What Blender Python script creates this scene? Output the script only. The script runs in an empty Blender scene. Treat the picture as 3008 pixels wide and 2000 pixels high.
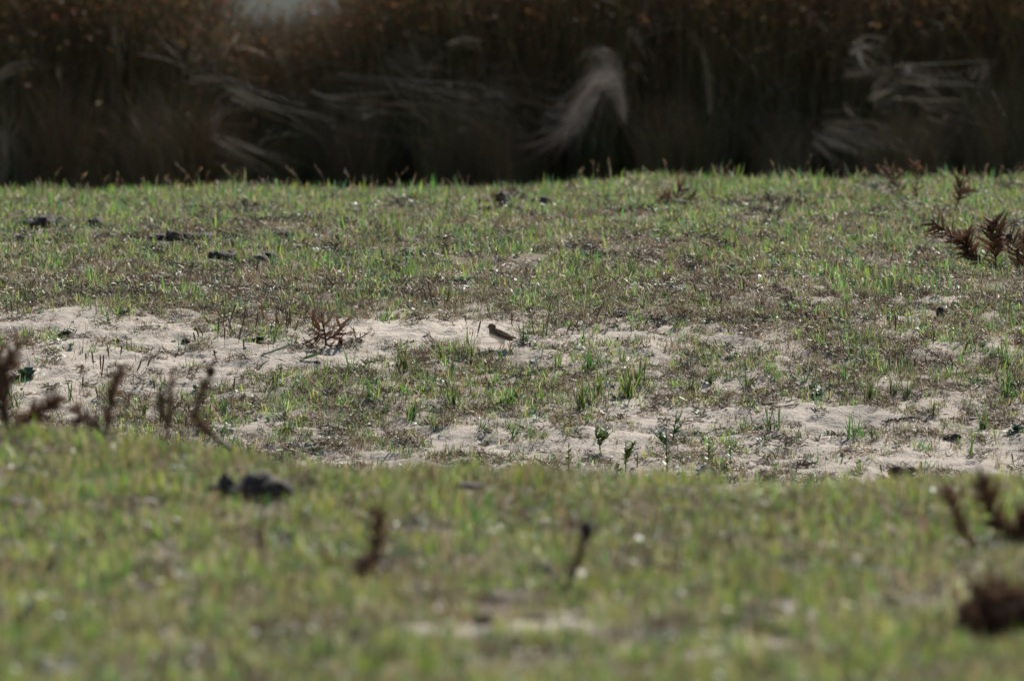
import bpy, bmesh, math, random
import numpy as np
from mathutils import Vector, Matrix
random.seed(7)
rng = np.random.default_rng(11)
sc = bpy.context.scene
C = sc.collection

# ------------------------------------------------------------------ camera, sky, sun, exposure
CZ = 1.5                       # camera height above the near ground
F = 3008 * 300 / 23.7          # focal length in photo pixels
YH = 99.0                      # row of the horizon in the photo
PITCH = math.atan((1000 - YH) / F)
cam_d = bpy.data.cameras.new('camera'); cam = bpy.data.objects.new('camera', cam_d); C.objects.link(cam)
cam_d.lens = 300; cam_d.sensor_width = 23.7; cam_d.clip_start = 0.5; cam_d.clip_end = 3000
cam.location = (0, 0, CZ); cam.rotation_euler = (math.pi / 2 - PITCH, 0, 0)
cam_d.dof.use_dof = True; cam_d.dof.focus_distance = 64.3; cam_d.dof.aperture_fstop = 4.7
cam_d.dof.aperture_blades = 0
sc.camera = cam
SUN_EL, SUN_AZ = math.radians(43), math.radians(24)    # azimuth from +Y towards +X: the sun stands behind the field, to the right
w = bpy.data.worlds.new('World'); sc.world = w; w.use_nodes = True
nt = w.node_tree; nt.nodes.clear()
sky = nt.nodes.new('ShaderNodeTexSky'); sky.sky_type = 'NISHITA'; sky.sun_disc = False
sky.sun_elevation = SUN_EL; sky.sun_rotation = SUN_AZ; sky.air_density = 1.0; sky.dust_density = 0.6
bg = nt.nodes.new('ShaderNodeBackground'); bg.inputs['Strength'].default_value = 0.074
wo = nt.nodes.new('ShaderNodeOutputWorld')
nt.links.new(sky.outputs[0], bg.inputs[0]); nt.links.new(bg.outputs[0], wo.inputs[0])
sl = bpy.data.lights.new('sun', 'SUN'); sl.energy = 4.8; sl.angle = math.radians(0.53); sl.color = (1.0, 0.95, 0.87)
so = bpy.data.objects.new('sun', sl); C.objects.link(so)
sd = Vector((math.sin(SUN_AZ) * math.cos(SUN_EL), math.cos(SUN_AZ) * math.cos(SUN_EL), math.sin(SUN_EL)))
so.rotation_euler = sd.to_track_quat('Z', 'Y').to_euler(); so.location = (20, 60, 40)
sc.view_settings.view_transform = 'Standard'; sc.view_settings.look = 'None'
sc.view_settings.gamma = 1.0; sc.view_settings.use_curve_mapping = False
sc.view_settings.exposure = 0.68
sc.cycles.use_denoising = True
sc.cycles.max_bounces = 4; sc.cycles.transparent_max_bounces = 4
sc.cycles.sample_clamp_indirect = 2; sc.cycles.sample_clamp_direct = 2.2; sc.cycles.caustics_reflective = False; sc.cycles.caustics_refractive = False

# ------------------------------------------------------------------ terrain function
def row_z(row, Y): return -(row - YH) / F * Y
PR = [(-80, -1.5), (28, -1.5), (36, -1.5), (41, -1.5), (44.2, -1.535), (46, -1.66), (49, -1.98), (53, -2.28), (57, -2.33), (59.3, -2.22),
      (60.3, row_z(1420, 60.3)), (61, row_z(1355, 61)), (62, row_z(1250, 62)), (63, row_z(1145, 63)), (64, row_z(1040, 64)),
      (65, row_z(958, 65)), (66, row_z(905, 66)), (67.5, row_z(858, 67.5)), (70, row_z(800, 70)), (74, row_z(722, 74)),
      (80, row_z(642, 80)), (88, row_z(572, 88)), (90.5, row_z(556, 90.5)), (92.5, -1.13), (97, -1.4), (112, -1.5), (141, -1.5), (165, -0.7), (200, 0.7), (400, 7.0), (900, 26), (1600, 40)]
_ty = np.arange(-80, 1600, 0.1)
_tz = np.interp(_ty, [p[0] for p in PR], [p[1] for p in PR])
_k = np.exp(-0.5 * (np.arange(-12, 13) / 4.0) ** 2); _k /= _k.sum()
_tz = np.convolve(np.pad(_tz, 12, mode='edge'), _k, mode='valid')

_LAT = rng.random((256, 256))
def vnoise(x, y):
    x = np.asarray(x, float); y = np.asarray(y, float)
    xi = np.floor(x).astype(int); yi = np.floor(y).astype(int)
    fx = x - xi; fy = y - yi; fx = fx * fx * (3 - 2 * fx); fy = fy * fy * (3 - 2 * fy)
    g = lambda a, b: _LAT[a % 256, b % 256]
    return ((g(xi, yi) * (1 - fx) + g(xi + 1, yi) * fx) * (1 - fy) + (g(xi, yi + 1) * (1 - fx) + g(xi + 1, yi + 1) * fx) * fy) * 2 - 1
def fbm(x, y, n=3):
    return sum(vnoise(x * 2 ** i + 17.3 * i, y * 2 ** i + 9.1 * i) / 2 ** i for i in range(n))
def sstep(a, b, v):
    t = np.clip((v - a) / (b - a), 0, 1); return t * t * (3 - 2 * t)
def win(a, b, c, d, v): return sstep(a, b, v) * (1 - sstep(c, d, v))
# hollows and ledges in the sand: X, Y, sx, sy, depth
PITS = []
def height(X, Y):
    X = np.asarray(X, float); Y = np.asarray(Y, float)
    z = np.interp(Y, _ty, _tz)
    near = win(20, 28, 46, 50, Y); bank = win(58, 60.5, 66.5, 69, Y); top = win(66, 68, 92, 100, Y)
    z = z + 0.15 * win(37, 43.5, 46, 50, Y) * sstep(-0.2, -1.75, X)
    z = z + 0.035 * win(82, 87, 92, 95, Y) * fbm(X / 0.9 + 40, Y / 3)
    z = z + np.clip(X, -5, 5) / 3.6 * 0.045 * win(72, 86, 120, 200, Y)
    z = z + near * (0.022 * fbm(X / 0.8, Y / 1.6) + 0.006 * fbm(X / 0.12, Y / 0.2))
    z = z + top * (0.03 * fbm(X / 0.9 + 5, Y / 1.8) + 0.006 * fbm(X / 0.12, Y / 0.3))
    z = z + bank * (0.026 * fbm(X / 0.55 + 3, Y / 0.6) + 0.014 * fbm(X / 0.11, Y / 0.12, 3))
    z = z + 0.0042 * bank * fbm(X / 0.033, Y / 0.04, 2)
    z = z + 0.035 * np.exp(-((X + 0.52) / 0.55) ** 2 - ((Y - 64.75) / 0.45) ** 2)
    z = z + 0.03 * np.exp(-((X + 2.0) / 0.6) ** 2 - ((Y - 65.6) / 0.4) ** 2)
    for (px_, py_, sx_, sy_, dp_) in PITS:
        z = z - dp_ * np.exp(-((X - px_) / sx_) ** 2 - ((Y - py_) / sy_) ** 2)
    return z + CZ
def ray(px, py):
    cx = (px - 1504) / F; cy = (1000 - py) / F
    d = Vector((cx, math.cos(PITCH) + cy * math.sin(PITCH), -math.sin(PITCH) + cy * math.cos(PITCH)))
    return d / d.y
_ys = np.arange(27.5, 99, 0.02)
def ground(px, py, ymin=27.5):
    """the point of the ground seen at photo pixel (px, py)"""
    d = ray(px, py)
    ys = _ys[_ys >= ymin]
    below = (CZ + d.z * ys) < height(d.x * ys, ys)
    Y = ys[np.argmax(below)] if below.any() else ys[-1]
    X = d.x * Y
    return Vector((X, Y, float(height(X, Y))))
def at(px, py, Y):
    d = ray(px, py); return Vector((d.x * Y, Y, CZ + d.z * Y))
def to_px(X, Y, Z):
    a = math.cos(PITCH); b = math.sin(PITCH)
    dz = Z - CZ
    depth = Y * a - dz * b; up = dz * a + Y * b
    return 1504 + F * X / depth, 1000 - F * up / depth
def PXM(Y): return Y / F     # metres per photo pixel at depth Y
for (x_, y_, sx_, sy_, dp_) in [(1960, 1262, .17, .10, .055), (1870, 1335, .09, .07, .03), (1150, 1335, .20, .08, .05), (1310, 1290, .08, .06, .02), (880, 1075, .12, .12, .03),
                                (2210, 1235, .16, .12, .03), (2640, 1400, .15, .12, .03), (2330, 1330, .14, .10, .03), (420, 1165, .2, .1, .02), (2540, 1270, .2, .12, .03),
                                (2800, 1255, .16, .1, .03), (640, 1010, .12, .1, .025), (300, 985, .2, .12, .02)]:
    g_ = ground(x_, y_, 59.5); PITS.append((g_.x, g_.y, sx_, sy_, dp_))

# ------------------------------------------------------------------ helpers
def tag(o, label=None, cat=None, group=None, kind=None):
    if label: o['label'] = label
    if cat: o['category'] = cat
    if group: o['group'] = group
    if kind: o['kind'] = kind
    return o
def empty(name, loc, label, cat, group=None):
    o = bpy.data.objects.new(name, None); o.location = loc; o.empty_display_size = 0.05
    C.objects.link(o); return tag(o, label, cat, group)
def mesh_obj(name, V, Fc, mat, parent=None, cols=None, smooth=False, link=True, loc=None):
    me = bpy.data.meshes.new(name)
    me.from_pydata([tuple(v) for v in V], [], Fc); me.update()
    if cols is not None:
        a = me.color_attributes.new('col', 'FLOAT_COLOR', 'POINT')
        a.data.foreach_set('color', np.asarray([(c[0], c[1], c[2], 1.0) for c in cols], np.float32).ravel())
    if smooth: me.polygons.foreach_set('use_smooth', [True] * len(me.polygons))
    me.materials.append(mat)
    o = bpy.data.objects.new(name, me)
    if link: C.objects.link(o)
    if parent is not None: o.parent = parent
    if loc is not None: o.location = loc
    return o
class MB:
    def __init__(s): s.V = []; s.F = []; s.K = []
    def ribbon(s, P, W, side, col, tipcol=None):
        """flat blade along points P, half widths W, side vector; slightly folded"""
        n = len(P); b = len(s.V)
        for i in range(n):
            t = i / (n - 1); c = col if tipcol is None else [col[k] * (1 - t) + tipcol[k] * t for k in range(3)]
            if i == n - 1:
                s.V.append(P[i]); s.K.append(c)
            else:
                s.V.append(P[i] - side * W[i]); s.V.append(P[i] + side * W[i]); s.K += [c, c]
        for i in range(n - 2):
            a = b + 2 * i; s.F.append((a, a + 1, a + 3, a + 2))
        a = b + 2 * (n - 2); s.F.append((a, a + 1, a + 2))
    def tube(s, P, R, col, k=4, tipcol=None):
        n = len(P); b = len(s.V)
        for i in range(n):
            d = (P[min(i + 1, n - 1)] - P[max(i - 1, 0)]); d = d.normalized() if d.length > 1e-9 else Vector((0, 0, 1))
            u = d.cross(Vector((0.3, 1, 0.1))).normalized(); v = d.cross(u)
            t = i / (n - 1); c = col if tipcol is None else [col[q] * (1 - t) + tipcol[q] * t for q in range(3)]
            for j in range(k):
                a = 2 * math.pi * j / k
                s.V.append(P[i] + (u * math.cos(a) + v * math.sin(a)) * R[i]); s.K.append(c)
        for i in range(n - 1):
            for j in range(k):
                s.F.append((b + i * k + j, b + i * k + (j + 1) % k, b + (i + 1) * k + (j + 1) % k, b + (i + 1) * k + j))
        s.F.append(tuple(b + j for j in range(k))[::-1]); s.F.append(tuple(b + (n - 1) * k + j for j in range(k)))
    def grass(s, base, az, lean, L, W, curl, col, tip=None, n=4):
        """one grass blade: leans, bends over by curl"""
        P = []; p = Vector(base); th = lean; hd = Vector((math.cos(az), math.sin(az), 0))
        for i in range(n):
            P.append(p.copy()); p = p + (hd * math.sin(th) + Vector((0, 0, 1)) * math.cos(th)) * (L / (n - 1)); th += curl / (n - 1)
        fa = az + random.choice((1.57, 1.57, 0.9, 2.2)); side = Vector((math.cos(fa), math.sin(fa), random.uniform(-.3, .3)))
        s.ribbon(P, [W * 0.5 * f for f in ((1, .95, .75, .5, .3)[:n])], side, col, tip)
    def obj(s, name, mat, parent=None, smooth=False, link=True, loc=None):
        return mesh_obj(name, s.V, s.F, mat, parent, s.K, smooth, link, loc)
def jit(c, a=0.15):
    f = 1 + random.uniform(-a, a); return [max(0.002, x * f * (1 + random.uniform(-a, a) * .4)) for x in c]

# ------------------------------------------------------------------ materials
def newmat(name):
    m = bpy.data.materials.new(name); m.use_nodes = True; n = m.node_tree; n.nodes.clear(); return m, n
def N(n, t, **kw):
    q = n.nodes.new(t)
    for k, v in kw.items():
        if k in q.inputs.keys(): q.inputs[k].default_value = v
        else: setattr(q, k, v)
    return q
def leaf_mat(name, rough=0.4, trans=0.35, spec=0.5, hue=0.03, val=0.35):
    m, n = newmat(name)
    at_ = N(n, 'ShaderNodeAttribute'); at_.attribute_name = 'col'
    oi = N(n, 'ShaderNodeObjectInfo')
    hs = N(n, 'ShaderNodeHueSaturation')
    mh = N(n, 'ShaderNodeMapRange'); mh.inputs['To Min'].default_value = 0.5 - hue; mh.inputs['To Max'].default_value = 0.5 + hue
    ml = N(n, 'ShaderNodeMath', operation='MULTIPLY'); ml.inputs[1].default_value = 7.31
    fr = N(n, 'ShaderNodeMath', operation='FRACT')
    mv = N(n, 'ShaderNodeMapRange'); mv.inputs['To Min'].default_value = 1 - val; mv.inputs['To Max'].default_value = 1 + val
    L = n.links.new
    L(oi.outputs['Random'], mh.inputs['Value']); L(oi.outputs['Random'], ml.inputs[0]); L(ml.outputs[0], fr.inputs[0]); L(fr.outputs[0], mv.inputs['Value'])
    L(at_.outputs['Color'], hs.inputs['Color']); L(mh.outputs[0], hs.inputs['Hue']); L(mv.outputs[0], hs.inputs['Value'])
    pb = N(n, 'ShaderNodeBsdfPrincipled'); pb.inputs['Roughness'].default_value = rough; pb.inputs['Specular IOR Level'].default_value = spec
    L(hs.outputs[0], pb.inputs['Base Color'])
    out = N(n, 'ShaderNodeOutputMaterial')
    if trans > 0:
        tb = N(n, 'ShaderNodeBsdfTranslucent'); mx = N(n, 'ShaderNodeMixShader'); mx.inputs[0].default_value = trans
        L(hs.outputs[0], tb.inputs[0]); L(pb.outputs[0], mx.inputs[1]); L(tb.outputs[0], mx.inputs[2]); L(mx.outputs[0], out.inputs[0])
    else: L(pb.outputs[0], out.inputs[0])
    return m
M_GRASS = leaf_mat('grass_blade', 0.55, 0.55, 0.4, 0.035, 0.4)
M_DRY = leaf_mat('dry_blade', 0.5, 0.35, 0.45, 0.015, 0.35)
M_LITTER = leaf_mat('dead_litter', 0.55, 0.1, 0.4, 0.015, 0.4)
M_HERB = leaf_mat('herb_leaf', 0.5, 0.3, 0.6, 0.03, 0.3)
M_RUSH = leaf_mat('rush_stem', 0.6, 0.32, 0.3, 0.03, 0.45)
M_STRAW = leaf_mat('bleached_straw', 0.6, 0.25, 0.4, 0.02, 0.3)
M_THISTLE = leaf_mat('dead_thistle', 0.65, 0.12, 0.2, 0.01, 0.2)

def lump_mat(name, c1, c2, scale=40, rough=0.9):
    m, n = newmat(name); L = n.links.new
    tc = N(n, 'ShaderNodeTexCoord'); nz = N(n, 'ShaderNodeTexNoise'); nz.inputs['Scale'].default_value = scale; nz.inputs['Detail'].default_value = 6
    cr = N(n, 'ShaderNodeValToRGB'); cr.color_ramp.elements[0].color = (*c1, 1); cr.color_ramp.elements[1].color = (*c2, 1)
    cr.color_ramp.elements[0].position = 0.35; cr.color_ramp.elements[1].position = 0.65
    bp = N(n, 'ShaderNodeBump'); bp.inputs['Strength'].default_value = 0.8; bp.inputs['Distance'].default_value = 0.01
    pb = N(n, 'ShaderNodeBsdfPrincipled'); pb.inputs['Roughness'].default_value = rough
    out = N(n, 'ShaderNodeOutputMaterial')
    L(tc.outputs['Object'], nz.inputs['Vector']); L(nz.outputs[0], cr.inputs[0]); L(cr.outputs[0], pb.inputs['Base Color']); L(nz.outputs[0], bp.inputs['Height'])
    L(bp.outputs[0], pb.inputs['Normal']); L(pb.outputs[0], out.inputs[0]); return m
M_CLOD = lump_mat('dark_soil_clod', (0.014, 0.010, 0.008), (0.060, 0.042, 0.030))
M_SANDLUMP = lump_mat('sand_lump', (0.24, 0.19, 0.14), (0.38, 0.31, 0.24))
M_WOOD = lump_mat('weathered_stick', (0.05, 0.035, 0.022), (0.14, 0.10, 0.07), 120)

def ground_mat():
    m, n = newmat('ground_soil_and_sand'); L = n.links.new
    at_ = N(n, 'ShaderNodeAttribute'); at_.attribute_name = 'col'
    ge = N(n, 'ShaderNodeNewGeometry')
    n1 = N(n, 'ShaderNodeTexNoise'); n1.inputs['Scale'].default_value = 9; n1.inputs['Detail'].default_value = 8; n1.inputs['Roughness'].default_value = 0.65
    n2 = N(n, 'ShaderNodeTexNoise'); n2.inputs['Scale'].default_value = 95; n2.inputs['Detail'].default_value = 5
    n3 = N(n, 'ShaderNodeTexVoronoi'); n3.inputs['Scale'].default_value = 45
    for q in (n1, n2, n3): L(ge.outputs['Position'], q.inputs['Vector'])
    mr = N(n, 'ShaderNodeMapRange'); mr.inputs['From Min'].default_value = 0.25; mr.inputs['From Max'].default_value = 0.75; mr.inputs['To Min'].default_value = 0.80; mr.inputs['To Max'].default_value = 1.16
    L(n1.outputs[0], mr.inputs['Value'])
    mr2 = N(n, 'ShaderNodeMapRange'); mr2.inputs['From Min'].default_value = 0.3; mr2.inputs['From Max'].default_value = 0.7; mr2.inputs['To Min'].default_value = 0.84; mr2.inputs['To Max'].default_value = 1.1
    L(n2.outputs[0], mr2.inputs['Value'])
    mm = N(n, 'ShaderNodeMath', operation='MULTIPLY'); L(mr.outputs[0], mm.inputs[0]); L(mr2.outputs[0], mm.inputs[1])
    vm = N(n, 'ShaderNodeVectorMath', operation='SCALE'); L(at_.outputs['Color'], vm.inputs[0]); L(mm.outputs[0], vm.inputs['Scale'])
    ad = N(n, 'ShaderNodeMath', operation='ADD'); L(n2.outputs[0], ad.inputs[0]); L(n3.outputs['Distance'], ad.inputs[1])
    bp = N(n, 'ShaderNodeBump'); bp.inputs['Strength'].default_value = 0.7; bp.inputs['Distance'].default_value = 0.006; L(ad.outputs[0], bp.inputs['Height'])
    pb = N(n, 'ShaderNodeBsdfPrincipled'); pb.inputs['Roughness'].default_value = 0.95; pb.inputs['Specular IOR Level'].default_value = 0.15
    L(vm.outputs[0], pb.inputs['Base Color']); L(bp.outputs[0], pb.inputs['Normal'])
    out = N(n, 'ShaderNodeOutputMaterial'); L(pb.outputs[0], out.inputs[0]); return m
M_GROUND = ground_mat()

# ------------------------------------------------------------------ where plants grow (photo pixel -> cover 0..1)
BARE = [  # cx, cy, sx, sy, amount : bare sand patches
    (120, 950, 260, 38, .9), (420, 975, 200, 32, .85), (150, 1060, 260, 60, .9), (430, 1090, 260, 50, .85), (120, 1180, 220, 60, .85), (620, 1080, 160, 60, .7),
    (1080, 985, 190, 42, 1.1), (1300, 965, 180, 30, 1.1), (1400, 990, 90, 25, .9), (860, 1050, 190, 45, .9), (1010, 1040, 200, 35, .9),
    (1720, 985, 220, 35, .6), (1950, 985, 160, 40, .5), (1800, 1060, 200, 30, .45), (2250, 865, 120, 18, .6), (2440, 880, 80, 14, .5), (2800, 880, 180, 22, .35),
    (1560, 1330, 190, 60, .85), (1820, 1290, 190, 50, .9), (2000, 1230, 140, 35, .8), (1820, 1180, 90, 30, .5), (1120, 1360, 180, 25, .9), (1250, 1300, 140, 25, .6), (1400, 1250, 120, 30, .5),
    (2330, 1210, 200, 45, .8), (2560, 1240, 220, 45, .75), (2850, 1210, 170, 45, .7), (2300, 1300, 200, 40, .65), (2660, 1340, 320, 60, .7), (2920, 1370, 160, 60, .8), (2450, 1390, 200, 40, .6),
    (2000, 1130, 200, 25, .4), (2450, 1120, 250, 22, .35), (1950, 1370, 160, 40, .6), (830, 1250, 120, 18, .3),
    (2100, 1440, 260, 18, 1.0), (2480, 1445, 200, 20, 1.2), (2990, 1465, 70, 25, .8), (1950, 1455, 120, 10, .5),
    (1560, 1850, 280, 38, 1.15), (1250, 1860, 120, 22, .5), (2230, 1920, 170, 38, 1.1), (140, 1965, 60, 20, .6), (900, 1480, 80, 16, .5)]
def cover(px, py, Y):
    px = np.asarray(px, float); py = np.asarray(py, float)
    b = np.zeros_like(px)
    for (cx, cy, sx, sy, a) in BARE: b = b + a * np.exp(-((px - cx) / sx) ** 2 - ((py - cy) / sy) ** 2)
    c = 1 - np.clip(b, 0, 1)
    inb = (Y > 58) & (Y < 68.5)
    base = np.where(inb, np.interp(py, [850, 930, 1000, 1120, 1250, 1400], [1.0, .95, .9, 1.0, .95, 1.0]), 1.0)
    return c * base

# ------------------------------------------------------------------ the ground sheet
def axis(parts):
    a = [np.arange(s, e, st) for (s, e, st) in parts]; return np.unique(np.round(np.concatenate(a), 4))
xs = axis([(-900, -60, 60), (-60, -8, 6), (-8, -3.4, 0.4), (-3.4, 3.4, 0.018), (3.4, 8, 0.4), (8, 60, 6), (60, 901, 60)])
ys = axis([(-80, 20, 10), (20, 27, 0.5), (27, 44, 0.09), (44, 59, 0.15), (59, 67.5, 0.02), (67.5, 91, 0.09), (91, 100, 0.3), (100, 200, 4), (200, 1590, 40)])
XX, YY = np.meshgrid(xs, ys); ZZ = height(XX, YY)
nx, ny = len(xs), len(ys)
co = np.stack([XX, YY, ZZ], -1).reshape(-1, 3).astype(np.float32)
me = bpy.data.meshes.new('ground'); nv = nx * ny; nf = (nx - 1) * (ny - 1)
me.vertices.add(nv); me.vertices.foreach_set('co', co.ravel())
i = np.arange(nv).reshape(ny, nx)
q = np.stack([i[:-1, :-1], i[:-1, 1:], i[1:, 1:], i[1:, :-1]], -1).reshape(-1, 4)
me.loops.add(nf * 4); me.loops.foreach_set('vertex_index', q.ravel().astype(np.int32))
me.polygons.add(nf); me.polygons.foreach_set('loop_start', (np.arange(nf) * 4).astype(np.int32)); me.polygons.foreach_set('loop_total', np.full(nf, 4, np.int32))
me.polygons.foreach_set('use_smooth', np.ones(nf, bool)); me.update(calc_edges=True)
PX, PY = to_px(XX, np.maximum(YY, 5), ZZ)
cv = cover(PX, PY, YY) + 0.12 * fbm(XX / 0.15, YY / 0.3)
SAND = np.array([0.365, 0.315, 0.258]); SOIL = np.array([0.14, 0.11, 0.078]); FARG = np.array([0.028, 0.032, 0.021])
t = sstep(0.55, 1.05, cv)[..., None]
t = np.where((YY > 58)[..., None] & (YY < 66)[..., None], t * 0.35, t)
col = SAND * (1 - t) + SOIL * t
dry_ = np.exp(-((PX - 1240) / 330) ** 2 - ((PY - 990) / 60) ** 2) * (YY > 58) * (YY < 68); col = col * (1 + .16 * dry_ + .07 * fbm(XX / .35, YY / .5))[..., None]   # drier, paler sand
fr_ = sstep(142, 160, YY)[..., None]; col = col * (1 - fr_) + FARG * fr_
ca = me.color_attributes.new('col', 'FLOAT_COLOR', 'POINT')
ca.data.foreach_set('color', np.concatenate([col, np.ones((ny, nx, 1))], -1).astype(np.float32).ravel())
me.materials.append(M_GROUND)
gr = bpy.data.objects.new('ground', me); C.objects.link(gr); tag(gr, kind='structure')
del XX, YY, ZZ, PX, PY, co, q, i, col, cv, t

# ------------------------------------------------------------------ scatter by instances
def lib(name, builders, mat):
    c = bpy.data.collections.new(name)        # not linked: only a library for the scatters
    for k, b in enumerate(builders):
        o = b.obj('%s_%02d' % (name, k), mat, link=False); c.objects.link(o)
    return c
def scatter(name, label, coll, nvar, P, rot, scl):
    n = len(P)
    me = bpy.data.meshes.new(name); me.vertices.add(n); me.vertices.foreach_set('co', np.asarray(P, np.float32).ravel())
    a = me.attributes.new('rot', 'FLOAT_VECTOR', 'POINT'); a.data.foreach_set('vector', np.asarray(rot, np.float32).ravel())
    a = me.attributes.new('scl', 'FLOAT_VECTOR', 'POINT'); a.data.foreach_set('vector', np.asarray(scl, np.float32).ravel())
    a = me.attributes.new('idx', 'INT', 'POINT'); a.data.foreach_set('value', rng.integers(0, nvar, n).astype(np.int32))
    o = bpy.data.objects.new(name, me); C.objects.link(o); tag(o, label, kind='stuff')
    ng = bpy.data.node_groups.new(name + '_scatter', 'GeometryNodeTree')
    ng.interface.new_socket('Geometry', in_out='INPUT', socket_type='NodeSocketGeometry')
    ng.interface.new_socket('Geometry', in_out='OUTPUT', socket_type='NodeSocketGeometry')
    gi = ng.nodes.new('NodeGroupInput'); go = ng.nodes.new('NodeGroupOutput')
    ci = ng.nodes.new('GeometryNodeCollectionInfo'); ci.inputs['Collection'].default_value = coll
    ci.inputs['Separate Children'].default_value = True; ci.inputs['Reset Children'].default_value = True
    ip = ng.nodes.new('GeometryNodeInstanceOnPoints'); ip.inputs['Pick Instance'].default_value = True
    def na(nm, ty):
        q = ng.nodes.new('GeometryNodeInputNamedAttribute'); q.data_type = ty; q.inputs[0].default_value = nm; return q
    L = ng.links.new
    L(gi.outputs[0], ip.inputs['Points']); L(ci.outputs[0], ip.inputs['Instance'])
    L(na('idx', 'INT').outputs[0], ip.inputs['Instance Index'])
    e = ng.nodes.new('FunctionNodeEulerToRotation'); L(na('rot', 'FLOAT_VECTOR').outputs[0], e.inputs[0]); L(e.outputs[0], ip.inputs['Rotation'])
    L(na('scl', 'FLOAT_VECTOR').outputs[0], ip.inputs['Scale']); L(ip.outputs[0], go.inputs[0])
    md = o.modifiers.new('scatter', 'NODES'); md.node_group = ng
    return o
U = random.uniform
GREENS = [(0.125, 0.245, 0.030), (0.080, 0.190, 0.038), (0.190, 0.290, 0.035), (0.055, 0.140, 0.050), (0.26, 0.32, 0.06), (.09, .18, .07)]
NEARG = [(0.120, 0.230, 0.026), (0.070, 0.160, 0.028), (0.185, 0.270, 0.032), (0.045, 0.110, 0.034), (0.25, 0.29, 0.04)]
STRAWS = [(0.34, 0.27, 0.16), (0.25, 0.175, 0.09), (0.42, 0.36, 0.24), (0.17, 0.11, 0.06), (0.28, 0.24, 0.12)]
BROWNS = [(0.10, 0.062, 0.036), (0.065, 0.042, 0.028), (0.16, 0.105, 0.06), (0.20, 0.15, 0.10), (0.12, 0.06, 0.028)]
COOLS = [(0.065, 0.135, 0.055), (0.05, 0.105, 0.045), (0.09, 0.16, 0.06), (0.12, 0.175, 0.09)]
def tuft(n, rad, Lm, Wm, pal, lean=0.9, curl=1.0, dry=0.12):
    b = MB()
    for _ in range(n):
        r = rad * math.sqrt(U(0, 1)); a = U(0, 6.283)
        c = jit(random.choice(pal)); c2 = None
        if U(0, 1) < 0.35: c2 = jit(random.choice(STRAWS))
        if U(0, 1) < dry: c = jit(random.choice(STRAWS)); c2 = None
        b.grass((r * math.cos(a), r * math.sin(a), -0.004), U(0, 6.283), abs(random.gauss(0, lean * .5)), Lm * U(.45, 1.25), Wm * U(.6, 1.3), random.gauss(0, curl * .6), c, c2)
    return b
def litter(n, rad, pal, hmax=0.02):
    b = MB()
    for _ in range(n):
        r = rad * math.sqrt(U(0, 1)); a = U(0, 6.283); L = U(.015, .07)
        p0 = Vector((r * math.cos(a), r * math.sin(a), U(0, hmax))); d = Vector((U(-1, 1), U(-1, 1), U(-.25, .55))).normalized()
        cv_ = Vector((U(-1, 1), U(-1, 1), U(-.6, .6))) * L * .25
        P = [p0, p0 + d * L * .5 + cv_, p0 + d * L]
        W = U(.0014, .0045); sd_ = Vector((U(-1, 1), U(-1, 1), U(-1, 1))).normalized()
        b.ribbon(P, [W, W * .8, 0], sd_, jit(random.choice(pal)))
    return b
def herb(n, rad, Ls, pal):
    """low rosette of small broad leaves"""
    b = MB()
    for _ in range(n):
        r = rad * U(0, 1); a = U(0, 6.283); p0 = Vector((r * math.cos(a), r * math.sin(a), U(0, .01)))
        az = U(0, 6.283); th = U(.5, 1.5); L = Ls * U(.5, 1.2); d = Vector((math.cos(az) * math.sin(th), math.sin(az) * math.sin(th), math.cos(th)))
        sd_ = Vector((-math.sin(az), math.cos(az), U(-.4, .4)))
        P = [p0, p0 + d * L * .4, p0 + d * L * .75 + Vector((0, 0, -.08 * L)), p0 + d * L + Vector((0, 0, -.25 * L))]
        b.ribbon(P, [L * .06, L * .17, L * .14, 0], sd_, jit(random.choice(pal)))
    return b
cG = lib('green_tuft', [tuft(14, .045, random.choice((.045, .055, .07, .095)), .0072, GREENS, 1.9, 1.5, .2) for _ in range(12)], M_GRASS)
cN = lib('near_tuft', [tuft(24, .05, random.choice((.035, .045, .055, .08)), .0052, NEARG, 1.4, 1.2, .15) for _ in range(12)], M_GRASS)
cD = lib('dry_tuft', [tuft(18, .05, .070, .0046, STRAWS + STRAWS[2:5:2] + [(.34, .32, .27)] + BROWNS[:3], 1.9, 1.9, 0) for _ in range(8)], M_DRY)
cL = lib('litter_patch', [litter(44, .07, BROWNS + STRAWS[:3]) for _ in range(8)], M_LITTER)
cH = lib('low_herb', [herb(13, .03, .042, COOLS) for _ in range(7)], M_HERB)
cM = lib('matted_roots', [litter(60, .06, [(.018, .013, .010), (.032, .022, .015), (.06, .04, .025), (.20, .16, .12)], .04) for _ in range(6)], M_LITTER)
cW = lib('wiry_stem', [tuft(5, .05, .10, .0024, BROWNS + STRAWS[:2] + [(0.08, 0.10, .03)], .9, .7, 0) for _ in range(8)], M_DRY)

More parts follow.
